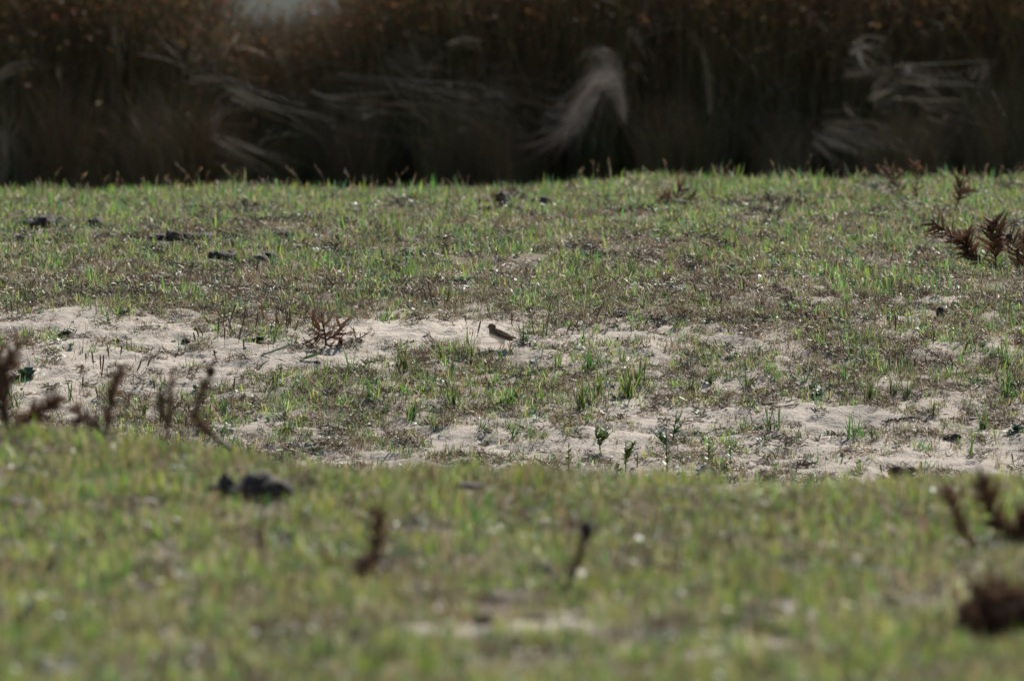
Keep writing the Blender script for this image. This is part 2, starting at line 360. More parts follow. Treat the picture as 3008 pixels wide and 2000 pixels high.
def pick(n_try, y0, y1, fn):
    """random ground points in the depth range, kept where fn(px, py, X, Y) says so"""
    Y = rng.uniform(y0, y1, n_try * 2)
    Y = Y[rng.random(len(Y)) < (0.0395 * Y + .7) / (0.0395 * y1 + .7)][:n_try]
    X = rng.uniform(-1, 1, len(Y)) * (0.0395 * Y + 0.7)
    Z = height(X, Y); px, py = to_px(X, Y, Z); e = np.zeros(len(Y))
    for (ex, ey, sx, sy) in EXCL: e = e + np.exp(-((px - ex) / sx) ** 2 - ((py - ey) / sy) ** 2)
    k = rng.random(len(Y)) < fn(px, py, X, Y) * np.clip(1 - 1.3 * e, 0, 1)
    return np.stack([X, Y, Z], -1)[k], px[k], py[k]
def rs(n, lo, hi, tilt=0.15):
    s = rng.uniform(lo, hi, n); scl = np.stack([s, s, s * rng.uniform(.75, 1.25, n)], -1)
    rot = np.stack([rng.normal(0, tilt, n), rng.normal(0, tilt, n), rng.uniform(0, 6.283, n)], -1)
    return rot, scl
def nz(X, Y, s, o=0.): return fbm(X / s + o, Y / (s * 2.2) + o, 3)
def add_scatter(name, label, coll, nvar, sets):
    P = np.concatenate([s[0] for s in sets]); R = np.concatenate([s[1] for s in sets]); S = np.concatenate([s[2] for s in sets])
    print(name, len(P)); return scatter(name, label, coll, nvar, P, R, S)
def bset(n, y0, y1, fn, lo, hi, tilt=.15):
    P, px, py = pick(n, y0, y1, fn); r, s = rs(len(P), lo, hi, tilt); return P, r, s
# left part of the top field and the strip just above the sand are browner
EXCL = [(740, 1474, 82, 56), (638, 1460, 38, 31), (462, 1560, 19, 34), (40, 1502, 44, 36), (1375, 1452, 34, 31), (1590, 1702, 20, 44), (1425, 1847, 31, 36), (1720, 1827, 33, 31), (1570, 1834, 28, 31), (2950, 1872, 132, 59), (2885, 1802, 66, 39), (125, 674, 70, 11), (277, 676, 15, 13), (65, 718, 12, 8), (500, 714, 65, 9), (600, 712, 28, 8), (660, 734, 20, 8), (665, 771, 47, 10), (775, 774, 32, 9), (820, 644, 16, 8), (825, 708, 21, 7), (1483, 614, 25, 15), (1590, 608, 26, 8), (1325, 619, 12, 7), (1412, 610, 14, 8), (2000, 614, 52, 9), (1174, 726, 8, 8), (1205, 761, 19, 7), (2764, 938, 10, 11), (2388, 914, 7, 8), (2440, 956, 6, 8), (1825, 936, 10, 9), (2985, 1271, 26, 13), (2795, 1301, 17, 9), (2640, 1398, 19, 11), (545, 1009, 8, 8), (932, 1076, 5, 6), (205, 911, 84, 10), (520, 951, 61, 10), (1150, 1358, 61, 9), (2210, 1344, 52, 8), (2930, 848, 80, 13), (1473, 1034, 60, 22), (1473, 1008, 60, 22), (1260, 978, 190, 24)]   # turf is thin round clods and where the bird stands
def brownish(px, py):
    v = 0.55 * np.exp(-((py - 870) / 60) ** 2) + 0.35 * np.exp(-((px - 250) / 500) ** 2 - ((py - 760) / 90) ** 2) + 0.45 * np.exp(-((px - 2350) / 450) ** 2 - ((py - 960) / 70) ** 2)
    v = v + 0.35 * np.exp(-((px - 1250) / 260) ** 2 - ((py - 1290) / 40) ** 2) + .25 * np.exp(-((px - 2500) / 500) ** 2 - ((py - 1250) / 60) ** 2)
    return np.clip(v, 0, 1) * .85
fG_top = lambda px, py, X, Y: cover(px, py, Y) * np.clip(.60 + .30 * sstep(73, 84, Y) + 1.6 * nz(X, Y, .36) - .75 * brownish(px, py), .05, 1)
fD_top = lambda px, py, X, Y: (1 - .45 * sstep(76, 86, Y)) * cover(px, py, Y) * np.clip(.36 - .7 * nz(X, Y, .5, 3) + .5 * brownish(px, py), .05, 1)
fL_top = lambda px, py, X, Y: (1 - .6 * sstep(74, 84, Y)) * cover(px, py, Y) * np.clip(.28 + .4 * nz(X, Y, .3, 9) + .6 * brownish(px, py), .05, 1)
fG_bank = lambda px, py, X, Y: np.clip(cover(px, py, Y), .06, 1) ** 1.3 * np.clip(.6 + .9 * nz(X, Y, .14, 1) + .45 * np.exp(-((px - 1300) / 500) ** 2 - ((py - 1150) / 80) ** 2) - .55 * brownish(px, py), .0, 1)
fD_bank = lambda px, py, X, Y: np.clip(cover(px, py, Y), .1, 1) * np.clip(.35 + .8 * nz(X, Y, .14, 6) + .35 * brownish(px, py), .0, 1)
fL_bank = lambda px, py, X, Y: np.clip(cover(px, py, Y), .2, 1) * np.clip(.42 + .9 * nz(X, Y, .12, 12) + .4 * brownish(px, py), .02, 1)
fG_near = lambda px, py, X, Y: cover(px, py, Y) * np.clip(.5 + 1.9 * nz(X, Y, .14, 2), .03, 1)
fD_near = lambda px, py, X, Y: cover(px, py, Y) * np.clip(.35 + 1.2 * nz(X, Y, .2, 8), .02, 1)
fL_near = lambda px, py, X, Y: cover(px, py, Y) * np.clip(.5 + .6 * nz(X, Y, .3, 4), .05, 1)
add_scatter('green_grass', 'short green grass over the field', cG, 12, [
    bset(31000, 67, 91, fG_top, .45, 1.1), bset(1500, 86, 91.2, lambda px, py, X, Y: np.clip(.2 + 1.4 * nz(X, Y, .3, 61), 0, 1), 1.0, 1.6), bset(17000, 59.5, 67.2, fG_bank, .4, .9)])
add_scatter('near_green_grass', 'fresh yellow green grass blurred in the foreground', cN, 12, [bset(19000, 28, 46, fG_near, .6, 1.25), bset(700, 42.5, 46, lambda px, py, X, Y: np.clip(.1 + 1.3 * nz(X, Y, .2, 71), 0, 1), .9, 1.35), bset(1500, 46, 59.5, lambda a, b, X, Y: .6 + 0 * X, .7, 1.1)])
add_scatter('dry_grass', 'bleached dry grass mixed into the green turf', cD, 8, [
    bset(17000, 67, 91, fD_top, .5, 1.1), bset(17000, 59.5, 67.2, fD_bank, .35, .85), bset(7500, 28, 46, fD_near, .6, 1.15), bset(1000, 46, 59.5, lambda a, b, X, Y: .6 + 0 * X, .7, 1.1)])
add_scatter('dead_plant_litter', 'brown dead leaf litter lying on the sandy soil', cL, 8, [
    bset(16000, 67, 91, fL_top, .6, 1.2), bset(17000, 59.5, 67.2, fL_bank, .35, .9, .2), bset(5000, 28, 46, fL_near, .7, 1.3)])
add_scatter('low_green_herbs', 'low dark green herbs growing flat among the grass', cH, 7, [
    bset(9000, 67, 91, lambda px, py, X, Y: cover(px, py, Y) * np.clip(.3 + .9 * nz(X, Y, .35, 21), 0, 1), .5, 1.3), bset(5500, 59.5, 67.2, lambda px, py, X, Y: cover(px, py, Y) * np.clip(.25 + 1. * nz(X, Y, .13, 23), 0.02, 1), .4, 1.0),
    bset(2500, 28, 46, lambda px, py, X, Y: cover(px, py, Y) * np.clip(.3 + .9 * nz(X, Y, .3, 25), 0, 1), .6, 1.4)])
add_scatter('wiry_dead_stems', 'thin wiry brown stems standing in the turf', cW, 8, [
    bset(3500, 67, 91, lambda px, py, X, Y: .5 + .5 * nz(X, Y, .4, 31), .6, 1.3, .25), bset(5200, 59.5, 67.2, lambda px, py, X, Y: np.clip(cover(px, py, Y), .3, 1) * (.5 + .5 * nz(X, Y, .2, 33)), .45, 1.0, .3),
    bset(1200, 28, 46, lambda px, py, X, Y: .5 + 0 * X, .8, 1.4, .25)])
def fM(px, py, X, Y):
    lip = 885 + 30 * sstep(300, 900, px) + 12 * np.sin(px / 90)
    v = np.exp(-((py - lip + 6) / 17) ** 2) * win(-200, 0, 760, 1000, px) * .9
    v = v + .8 * np.exp(-((px - 2150) / 230) ** 2 - ((py - 885) / 18) ** 2) + .5 * np.exp(-((px - 2300) / 300) ** 2 - ((py - 960) / 22) ** 2)
    v = v + .6 * np.exp(-((px - 1250) / 200) ** 2 - ((py - 1310) / 14) ** 2) + .5 * np.exp(-((px - 2250) / 160) ** 2 - ((py - 1318) / 16) ** 2) + .5 * np.exp(-((px - 2300) / 260) ** 2 - ((py - 1165) / 12) ** 2)
    v = v + .7 * np.exp(-((px - 1900) / 300) ** 2 - ((py - 925) / 22) ** 2) * .5 + .05
    return np.clip(v, 0, 1) * np.clip(.55 + 1.2 * nz(X, Y, .12, 51), 0, 1)
add_scatter('matted_dark_roots', 'dark matted roots and dead leaves along the lip of the sand', cM, 6, [bset(15000, 60, 69, fM, .35, .85, .25), bset(2500, 69, 88, lambda px, py, X, Y: np.clip(.0 + 1.5 * nz(X, Y, .3, 55), 0, 1), .6, 1.3, .2)])
# crumbs of sand and soil on the bare bank
def lump(seed, sub=1, squash=.6, rough=.35):
    r = random.Random(seed); bm = bmesh.new(); bmesh.ops.create_icosphere(bm, subdivisions=sub, radius=1)
    ph = [r.uniform(0, 6.28) for _ in range(9)]
    for v in bm.verts:
        c = v.co; f = 1 + rough * (math.sin(2.3 * c.x + ph[0]) * math.sin(2.9 * c.y + ph[1]) + .6 * math.sin(5.1 * c.z + ph[2] + 4 * c.x) * math.sin(4.7 * c.y + ph[3]) + .35 * math.sin(9 * c.x + ph[4]) * math.sin(8 * c.z + ph[5] + 7 * c.y) + r.uniform(-.18, .18))
        v.co = Vector((c.x * f, c.y * f, c.z * f * squash))
    V = [v.co.copy() for v in bm.verts]; Fc = [tuple(x.index for x in f.verts) for f in bm.faces]; bm.free(); return V, Fc
def lumplib(name, mat, n=5):
    c = bpy.data.collections.new(name)
    for k in range(n):
        V, Fc = lump(k + 50, 1, .65, .4); c.objects.link(mesh_obj('%s_%d' % (name, k), V, Fc, mat, link=False))
    return c
def lset(n, fn, a, b):
    P, px, py = pick(n, 59.8, 66.8, fn); m = len(P); s = a * np.exp(rng.random(m) ** 2.5 * math.log(b / a)); return P, np.stack([rng.normal(0, .3, m)] * 2 + [rng.uniform(0, 6, m)], -1), np.stack([s, s, s], -1)
add_scatter('sand_crumbs', 'small crumbs of sand lying on the bank', lumplib('sand_crumb', M_SANDLUMP), 5, [lset(9000, lambda px, py, X, Y: np.clip(.4 + .8 * nz(X, Y, .2, 41), .05, 1), .002, .012)])
add_scatter('soil_crumbs', 'small dark crumbs of soil lying on the bank', lumplib('soil_crumb', M_CLOD), 5, [lset(2600, lambda px, py, X, Y: np.clip(.3 + .9 * nz(X, Y, .25, 44), .03, 1), .002, .010)])

# ------------------------------------------------------------------ the rushes behind the field
RG = [(0.115, 0.13, 0.028), (0.08, 0.09, 0.024), (0.17, 0.14, 0.045), (0.20, 0.135, 0.065), (0.16, 0.095, 0.05), (.22, .17, .10)]
RH = [(0.21, 0.095, 0.042), (0.14, 0.075, 0.036), (0.25, 0.12, 0.052), (0.10, 0.07, 0.035)]
def rush(n=70, rad=.17, heads=.55):
    b = MB()
    for _ in range(n):
        r = rad * math.sqrt(U(0, 1)); a = U(0, 6.283); az = U(0, 6.283); th = abs(random.gauss(0, .13)); L = U(.6, 1.12); curl = abs(random.gauss(0, .38))
        P = []; p = Vector((r * math.cos(a), r * math.sin(a), -.02)); hd = Vector((math.cos(az), math.sin(az), 0))
        for i in range(5):
            P.append(p.copy()); p = p + (hd * math.sin(th) + Vector((0, 0, math.cos(th)))) * L / 4; th += curl / 4
        w_ = U(.0011, .0020); c = jit(random.choice(RG), .4)
        b.tube(P, [w_, w_, w_ * .9, w_ * .7, w_ * .3], c, 3, jit(random.choice(RG[2:]), .3))
        if U(0, 1) < heads:      # flower head on the side of the stem
            h = P[3].lerp(P[4], U(0, .7))
            for _ in range(9):
                d = Vector((U(-1, 1), U(-1, 1), U(-.3, 1.2))).normalized(); Lh = U(.01, .032)
                b.ribbon([h + d * .004, h + d * Lh * .5, h + d * Lh], [.004, .006, 0], Vector((U(-1, 1), U(-1, 1), U(-1, 1))).normalized(), jit(random.choice(RH), .3))
    return b
cR = lib('rush_clump', [rush(70, .17, hp) for hp in (.1, .25, .75, .6, .15, .85, .4)], M_RUSH); cF = lib('low_rush_tussock', [rush(60, .2, .03) for _ in range(6)], M_RUSH)
nR = 1650
Yr = rng.uniform(129.5, 137, nR); Xr = rng.uniform(-7.2, 7.2, nR)
Yr[:700] = rng.uniform(129, 130.6, 700)
pxr = 1504 + Xr / Yr * F
hr = 2.30 + .22 * fbm(Xr / .6, Yr / .8) + .12 * rng.normal(size=nR)
gap = win(480, 600, 1060, 1150, pxr); hr = hr * (1 - gap) + gap * (1.60 + .20 * fbm(Xr / .25 + 7, Yr / .5) + .04 * rng.normal(size=nR))
mid = win(1080, 1180, 1400, 1560, pxr); hr = hr * (1 - .05 * mid)
# the front row is uneven, with hollows where the fallen straw lies
Zr = height(Xr, Yr)
rot = np.stack([rng.normal(0, .07, nR), rng.normal(0, .09, nR), rng.uniform(0, 6.28, nR)], -1); scl = np.stack([hr * .95, hr * .95, hr], -1)
nF = 330; Yf = rng.uniform(127.2, 129.2, nF); Xf = rng.uniform(-6.4, 6.4, nF); nf_ = fbm(Xf / .55 + 31, Yf * 0 + 4.5, 2); kf = (nf_ > -.1) & (np.abs(1504 + Xf / Yf * F - 1700) > 170); Xf = Xf[kf]; Yf = Yf[kf]; hf = (.65 + .8 * nf_[kf]).clip(.4, 1.45) * rng.uniform(.8, 1.1, kf.sum()); nF = len(Xf)
scatter('low_rush_tussocks', 'low olive tussocks crowding the front of the rush bed', cF, 6, np.stack([Xf, Yf, height(Xf, Yf)], -1), np.stack([rng.normal(0, .2, nF), rng.normal(0, .26, nF), rng.uniform(0, 6.28, nF)], -1), np.stack([hf * 1.2 + .3, hf * 1.2 + .3, hf], -1))
scatter('rush_bed', 'dense dark bed of tall rushes with rusty seed heads behind the field', cR, 7, np.stack([Xr, Yr, Zr], -1), rot, scl)

def deadstems(n=16):
    b = MB()
    for _ in range(n):
        az = random.choice((0, math.pi)) + random.gauss(0, .8); th = random.uniform(.1, 1.5); L = U(.35, 1.1); curl = random.gauss(.5, .7); p = Vector((U(-.2, .2), U(-.15, .15), U(-.1, .25))); hd = Vector((math.cos(az), math.sin(az), 0)); P = []
        for i in range(6):
            P.append(p.copy()); p = p + (hd * math.sin(th) + Vector((0, 0, math.cos(th)))) * L / 5; th += curl / 5
        w_ = U(.0015, .0045); b.ribbon(P, [w_ * f for f in (.8, 1, 1, .8, .6, 0)], Vector((U(-1, 1), U(-1, 1), U(-1, 1))).normalized(), jit(random.choice([(.15, .115, .075), (.10, .08, .045), (.24, .20, .15), (.08, .085, .03)]), .3))
    return b
cS = lib('dead_stem_tangle', [deadstems() for _ in range(9)], M_STRAW)
nS = 330; Ys = rng.uniform(128.2, 130.8, nS); Xs = rng.uniform(-6.6, 6.6, nS); pxs = 1504 + Xs / Ys * F
keep = rng.random(nS) < .35 + .65 * np.clip(np.exp(-((pxs - 1250) / 380) ** 2) + np.exp(-((pxs - 2550) / 300) ** 2) + np.exp(-((pxs - 50) / 120) ** 2) + .6 * fbm(Xs / .4, Ys), 0, 1)
Ys = Ys[keep]; Xs = Xs[keep]; nS = len(Ys); Zs = height(Xs, Ys) + rng.beta(2.2, 1.8, nS) * 1.75
scatter('fallen_dead_stems', 'tangle of dead grey stems caught in the front of the rushes', cS, 9, np.stack([Xs, Ys, Zs], -1), np.stack([rng.normal(0, .3, nS), rng.normal(0, .4, nS), rng.uniform(0, 6.28, nS)], -1), np.stack([rng.uniform(.5, 1.1, nS)] * 3, -1))

# ------------------------------------------------------------------ straw clumps in the rushes (each a plant of its own)
PALE = [(0.19, 0.165, 0.135), (0.09, 0.075, 0.058), (0.28, 0.25, 0.21), (0.045, 0.038, 0.03), (0.12, 0.10, 0.075)]
DIM = [(0.13, 0.11, 0.085), (0.08, 0.065, 0.05), (0.19, 0.165, 0.13), (0.05, 0.045, 0.03)]
def bundle(name, label, cat, Y, strands, pal=PALE, group=None, mat=None):
    """strands: (polyline in photo pixels, count, spread px, half width m); real depth from the jitter in Y"""
    p0 = strands[0][0][0]; base = at(p0[0], p0[1], Y); base.z = float(height(base.x, base.y))
    root = empty(name, base, label, cat, group)
    for (poly, cnt, spr, hw) in strands:
        cnt = max(3, int(cnt * 1.15)); hw = hw * .62
        b = MB()
        for _ in range(cnt):
            ox, oy = random.gauss(0, spr * 2.3), random.gauss(0, spr * 1.6); y_ = Y + random.gauss(0, .25); dy = U(-.35, .25)
            m = len(poly); cut = U(.35, 1.05); P = []
            kx, ky = random.gauss(0, spr * 2.6), random.gauss(0, spr * 2.4)
            for i, (ax, ay) in enumerate(poly):
                t = i / (m - 1)
                P.append(at(ax + ox * (.4 + .6 * t) + kx * t, ay + oy + ky * t, y_ + dy * t) - base)
            Q = []
            for i in range(m - 1):
                for s_ in (0, .5): Q.append(P[i].lerp(P[i + 1], s_))
            Q.append(P[-1]); k = max(3, int(len(Q) * min(1, cut))); Q = Q[:k]
            b.ribbon(Q, [hw * U(.5, 1.1)] * len(Q), Vector((U(-1, 1), U(-.6, .6), U(-1, 1))).normalized(), jit(random.choice(pal), .25))
        tag(b.obj('straw', mat or M_STRAW, root), kind='stuff')
    return root
bundle('dead_grass_clump', 'tall pale clump of dead grass drooping left out of the dark rushes', 'grass clump', 126.9, [
    ([(1830, 340), (1815, 230), (1785, 165), (1735, 165), (1700, 230)], 70, 9, .003),
    ([(1800, 300), (1798, 190), (1793, 80)], 26, 7, .003),
    ([(1800, 230), (1750, 235), (1705, 300), (1670, 370), (1630, 430)], 150, 12, .003),
    ([(1745, 290), (1700, 335), (1650, 360), (1590, 350)], 60, 10, .003),
    ([(1710, 350), (1670, 395), (1600, 430), (1500, 440)], 70, 10, .003)])
bundle('collapsed_straw', 'heap of pale collapsed straw hanging in the rushes at the far right', 'grass clump', 126.9, [
    ([(2500, 150), (2540, 140), (2580, 160), (2560, 220)], 26, 8, .004),
    ([(2520, 150), (2530, 190), (2545, 220)], 22, 4, .004),
    ([(2480, 205), (2560, 200), (2660, 195), (2670, 210)], 20, 10, .003),
    ([(2670, 195), (2655, 230), (2650, 280)], 20, 4, .004),
    ([(2560, 290), (2620, 250), (2650, 230)], 40, 9, .003),
    ([(2640, 230), (2750, 245), (2850, 250), (2960, 270)], 40, 20, .003),
    ([(2900, 195), (2880, 250), (2870, 280)], 14, 4, .004), ([(2850, 230), (2880, 200), (2900, 195)], 16, 5, .003),
    ([(2700, 290), (2780, 330), (2850, 350)], 30, 30, .003)])
bundle('sprawling_straw', 'low fan of grey straw sprawling over the field edge under the rushes', 'grass clump', 126.6, [
    ([(2400, 390), (2440, 420), (2470, 470), (2480, 540)], 14, 16, .003),
    ([(2420, 395), (2490, 415), (2570, 450), (2640, 510)], 26, 14, .003),
    ([(2440, 380), (2540, 370), (2620, 410), (2680, 470)], 14, 12, .003),
    ([(2400, 420), (2440, 470), (2480, 530)], 16, 22, .003), ([(2480, 310), (2520, 350), (2540, 390)], 12, 4, .003)], DIM)
bundle('fallen_rush_stems', 'tangle of fallen grey stems lying across the rushes left of the pale clump', 'grass clump', 127.0, [
    ([(1150, 190), (1230, 240), (1330, 280), (1430, 310)], 34, 26, .0026), ([(960, 280), (1100, 290), (1250, 290), (1400, 310)], 36, 28, .0026),
    ([(1060, 330), (1100, 310), (1140, 280)], 22, 9, .003), ([(1320, 135), (1360, 118), (1420, 125), (1500, 130)], 12, 5, .003),
    ([(1420, 300), (1480, 330), (1560, 380), (1640, 430)], 50, 30, .0026), ([(1300, 300), (1400, 330), (1500, 330)], 40, 26, .0026), ([(1350, 380), (1400, 370), (1420, 365)], 10, 6, .003)], DIM)
bundle('leaning_dead_stems', 'thin grey stems leaning right across the dark rushes near the left', 'grass clump', 127.0, [
    ([(560, 230), (660, 220), (760, 240)], 30, 14, .0026), ([(680, 250), (780, 290), (900, 320), (1010, 390)], 40, 16, .0026),
    ([(640, 420), (720, 450), (800, 490), (880, 540)], 26, 14, .0026), ([(335, 80), (345, 130), (358, 180), (376, 230)], 5, 3, .003), ([(170, 200), (180, 230), (192, 265)], 7, 3, .004),
    ([(620, 380), (650, 330), (690, 320), (800, 330)], 26, 14, .0026)], DIM)
bundle('bleached_leaf_fan', 'bleached leaves arching in from the left edge of the rushes', 'grass clump', 127.0, [
    ([(0, 225), (40, 200), (90, 188), (130, 195)], 22, 6, .004), ([(-20, 560), (10, 440), (30, 370), (60, 340)], 40, 14, .003), ([(-10, 380), (20, 430), (50, 500)], 30, 14, .003)], DIM)
bundle('hooked_reed', 'single pale reed with a hooked tip above the rushes right of centre', 'reed', 127.0, [
    ([(2085, 330), (2078, 190), (2060, 130), (2040, 95), (2020, 110)], 8, 3, .003)], [(0.2, .17, .13), (.1, .08, .06)])
bundle('slanting_reed', 'pale reed slanting down right of the drooping dead grass clump', 'reed', 127.0, [
    ([(1850, 85), (1880, 120), (1910, 165), (1925, 250)], 10, 4, .003), ([(1860, 190), (1900, 220), (1925, 250)], 7, 4, .003)], [(0.17, .14, .11), (.08, .065, .05)])
bundle('green_sedge', 'small fresh green sedge growing at the foot of the rushes', 'sedge', 128.5, [
    ([(900, 540), (895, 450), (880, 380), (860, 350)], 14, 10, .004), ([(935, 540), (945, 470), (950, 410)], 12, 8, .004), ([(730, 540), (728, 480), (725, 450)], 8, 6, .004), ([(20, 590), (8, 540), (-4, 500)], 14, 10, .005)], [(0.05, .12, .03), (.03, .08, .02)], mat=M_GRASS)
# ------------------------------------------------------------------ seed heads sticking up at the far edge of the field
M_SEED = M_DRY
def seedhead(px, py, h, label):
    Yg = U(88.2, 91); g = Vector(((px - 1504) / F * Yg, Yg, 0)); g.z = float(height(g.x, g.y)); b = MB(); 
    ln = U(-.7, .7); P = [Vector((ln * h * t * t, 0, h * t)) for t in (0, .35, .7, 1)]
    r = empty('seeding_grass_stem', g, label, 'grass stem', 'seeding grass stems along the far edge')
    b.tube(P, [.0018] * 3 + [.001], (0.22, .16, .09), 3); b.obj('stem', M_DRY, r)
    b = MB()
    for _ in range(random.randint(5, 14)):
        p = P[2].lerp(P[3], U(0, 1)); d = Vector((U(-.6, .6), U(-.6, .6), U(.3, 1.6))).normalized() * U(.01, .035)
        b.ribbon([p, p + d * .5, p + d], [.002, .003, 0], Vector((U(-1, 1), U(-1, 1), U(-1, 1))).normalized(), jit((.26, .17, .10), .3))
    tag(b.obj('seed_head', M_DRY, r), kind='stuff')
for k in range(110):
    seedhead(U(0, 3008), 0, .05 + .16 * U(0, 1) ** 2, 'short brown grass stem gone to seed at the far edge of the field')

# ------------------------------------------------------------------ clods, dung and stones
def clod(name, label, cat, px, py, wpx, hpx, n=4, mat=None, group=None, ymin=27.5, sub=3):
    g = ground(px, py, ymin); m = PXM(g.y); W = wpx * m / 2; H = (hpx * (1.0 if g.y < 50 else 1.25) + (13 if g.y > 67 else 0)) * m
    r = empty(name, g, label, cat, group) if n > 1 else None
    for k in range(n):
        V, Fc = lump(int(px * 7 + py + k * 31), sub, 1.0, .2 if g.y < 50 else .3)
        t = (k + .5) / n * 2 - 1 if n > 1 else 0
        fx = W / max(1, n * .5) * U(.75, 1.25) * (1.5 if k == n // 2 else 1); hh = H * U(.38, .55) * (1 if k == n // 2 else U(.4, .95)); c = Vector((t * W * .75 + U(-.2, .2) * fx, U(-.6, .6) * fx, hh * U(.3, .7)))
        V = [Vector((v.x * fx + c.x, v.y * fx * 1.1 + c.y, v.z * hh + c.z)) for v in V]
        nm = 'lump' if n > 1 else name
        o = mesh_obj(nm, V, Fc, mat or M_CLOD, r, None, True)
        if n == 1: o.location = g; tag(o, label, cat, group)
    return r
CG = 'dark clods lying on the field'
clod('soil_clod', 'large dark clod heaped in the blurred grass of the left foreground', 'clod', 745, 1476, 250, 140, 7, group=CG)
clod('soil_clod', 'low black clod to the left of the large foreground clod', 'clod', 638, 1448, 70, 34, 3, group=CG)
clod('soil_clod', 'small dark lump beside the blurred stalk below the big clod', 'clod', 462, 1548, 34, 40, 2, group=CG)
clod('soil_clod', 'dark clod at the left picture edge in the foreground grass', 'clod', 40, 1490, 80, 44, 3, group=CG)
clod('soil_clod', 'rounded dark clod on the crest in the middle foreground', 'clod', 1375, 1440, 62, 34, 2, group=CG)
clod('soil_clod', 'dark ball standing alone left of the bent foreground stalk', 'clod', 1590, 1690, 36, 60, 2, group=CG)
clod('soil_clod', 'black clod with a glint on top near the bottom centre', 'clod', 1425, 1835, 56, 44, 2, group=CG)
clod('soil_clod', 'dark clod on the bare patch below the bent foreground stalk', 'clod', 1720, 1815, 60, 34, 2, group=CG)
clod('soil_clod', 'flat dark clod left of the bare patch at the bottom centre', 'clod', 1570, 1822, 50, 34, 2, group=CG)
clod('soil_clod', 'wide dark heap in the bottom right corner of the foreground', 'clod', 2950, 1890, 260, 84, 6, group=CG)
clod('dung_heap', 'long row of dark dung lumps at the left of the upper field', 'dung', 125, 668, 150, 24, 6, group=CG)
clod('dung_heap', 'black dung lump with a green blade before it, right of the long row', 'dung', 277, 670, 32, 30, 2, group=CG)
clod('dung_heap', 'small dark lump below the left end of the long dung row', 'dung', 65, 712, 26, 14, 2, group=CG)
clod('dung_heap', 'line of dark lumps left of centre in the upper field', 'dung', 500, 708, 140, 18, 6, group=CG)
clod('dung_heap', 'flat dark lump right of the line of lumps', 'dung', 600, 706, 60, 14, 3, group=CG)
clod('dung_heap', 'dark lump just behind the two flat black pats', 'dung', 660, 728, 44, 14, 2, group=CG)
clod('dung_heap', 'flat black pat with cracked top in the upper left field', 'dung', 665, 765, 100, 22, 5, group=CG)
clod('dung_heap', 'brown pat just right of the flat black pat', 'dung', 775, 768, 70, 18, 4, group=CG)
clod('dung_heap', 'small blurred dark lump high in the upper left field', 'dung', 820, 638, 34, 16, 2, group=CG)
clod('dung_heap', 'thin dark pat right of the brown pat in the upper field', 'dung', 825, 702, 46, 10, 2, group=CG)
clod('dung_heap', 'tall dark lump at the far edge near the middle of the picture', 'dung', 1483, 608, 52, 38, 4, group=CG)
clod('dung_heap', 'low dark pat right of the tall lump at the far edge', 'dung', 1590, 602, 56, 12, 3, group=CG)
clod('dung_heap', 'small brown lump left of the tall lump at the far edge', 'dung', 1325, 613, 26, 11, 2, group=CG)
clod('dung_heap', 'low grey lump close left of the tall far lump', 'dung', 1412, 604, 30, 14, 2, group=CG)
clod('dung_heap', 'wide dark pat under the dead plant at the far edge', 'dung', 2000, 608, 110, 18, 5, group=CG)
clod('stone', 'small black stone in the middle of the upper field', 'stone', 1174, 720, 16, 13, 1, group=CG)
clod('stone', 'flat dark lump below the small black stone', 'stone', 1205, 755, 40, 9, 2, group=CG)
clod('stone', 'dark pointed stone on the right of the bank', 'stone', 2764, 932, 22, 24, 1, group=CG)
clod('stone', 'small black stone right of centre where the sand begins', 'stone', 2388, 908, 14, 16, 1, group=CG)
clod('stone', 'small dark stone among brown litter right of the bird', 'stone', 2440, 950, 13, 16, 1, group=CG)
clod('stone', 'dark knobbly stone behind the sand to the right of the bird', 'stone', 1825, 930, 22, 18, 2, group=CG)
clod('stone', 'dark lump among dead stems on the lower right sand', 'stone', 2795, 1295, 36, 18, 2, group=CG)
clod('stone', 'dark clump of soil at the foot of the bank on the right', 'stone', 2640, 1392, 40, 26, 2, group=CG)
clod('stone', 'grey pebble in the left sand below the curved root', 'stone', 545, 1003, 18, 12, 1, group=CG)
clod('stone', 'tiny dark pebble on the sand below the dead curled leaves', 'stone', 932, 1070, 10, 7, 1, group=CG)

# ------------------------------------------------------------------ sticks
def stick(name, label, cat, poly, r, mat=None, Y=None, col=(0.10, .075, .05)):
    b = MB(); g0 = ground(*poly[0]); P = []
    for (x, y) in poly:
        g = ground(x, y) if Y is None else at(x, y, Y); P.append(g - g0 + Vector((0, 0, r * .8)))
    Q = []
    for i in range(len(P) - 1):
        for s_ in (0, .33, .66): Q.append(P[i].lerp(P[i + 1], s_) + Vector((U(-1, 1), 0, U(-1, 1))) * r * .5)
    Q.append(P[-1]); b.tube(Q, [r * U(.7, 1.1) for _ in Q], col, 5, None)
    o = b.obj(name, M_LITTER, smooth=True, loc=g0); return tag(o, label, cat)
stick('stick', 'longer thin stick lying on the bare sand at right', 'stick', [(2235, 1193), (2280, 1184), (2340, 1176)], .004)
stick('stick', 'straight dark stick just below the longer stick on the right sand', 'stick', [(2280, 1200), (2340, 1194), (2405, 1190)], .004, col=(.05, .035, .03))
stick('stick', 'bent brown stick arching over the sand at far right', 'stick', [(2605, 1243), (2640, 1234), (2680, 1230), (2722, 1242)], .005, col=(.09, .055, .035))
stick('stick', 'dark stick along the right edge of the lower sand', 'stick', [(2790, 1232), (2850, 1236), (2920, 1226)], .005, col=(.06, .04, .03))
stick('stick', 'slim stem fallen across the grass right of the bird', 'stick', [(1920, 1157), (1990, 1160), (2090, 1165)], .0025, col=(.16, .12, .08))
stick('log', 'short dark log lying in the upper right field', 'log', [(2555, 812), (2600, 820), (2640, 818)], .014, col=(.03, .022, .016))
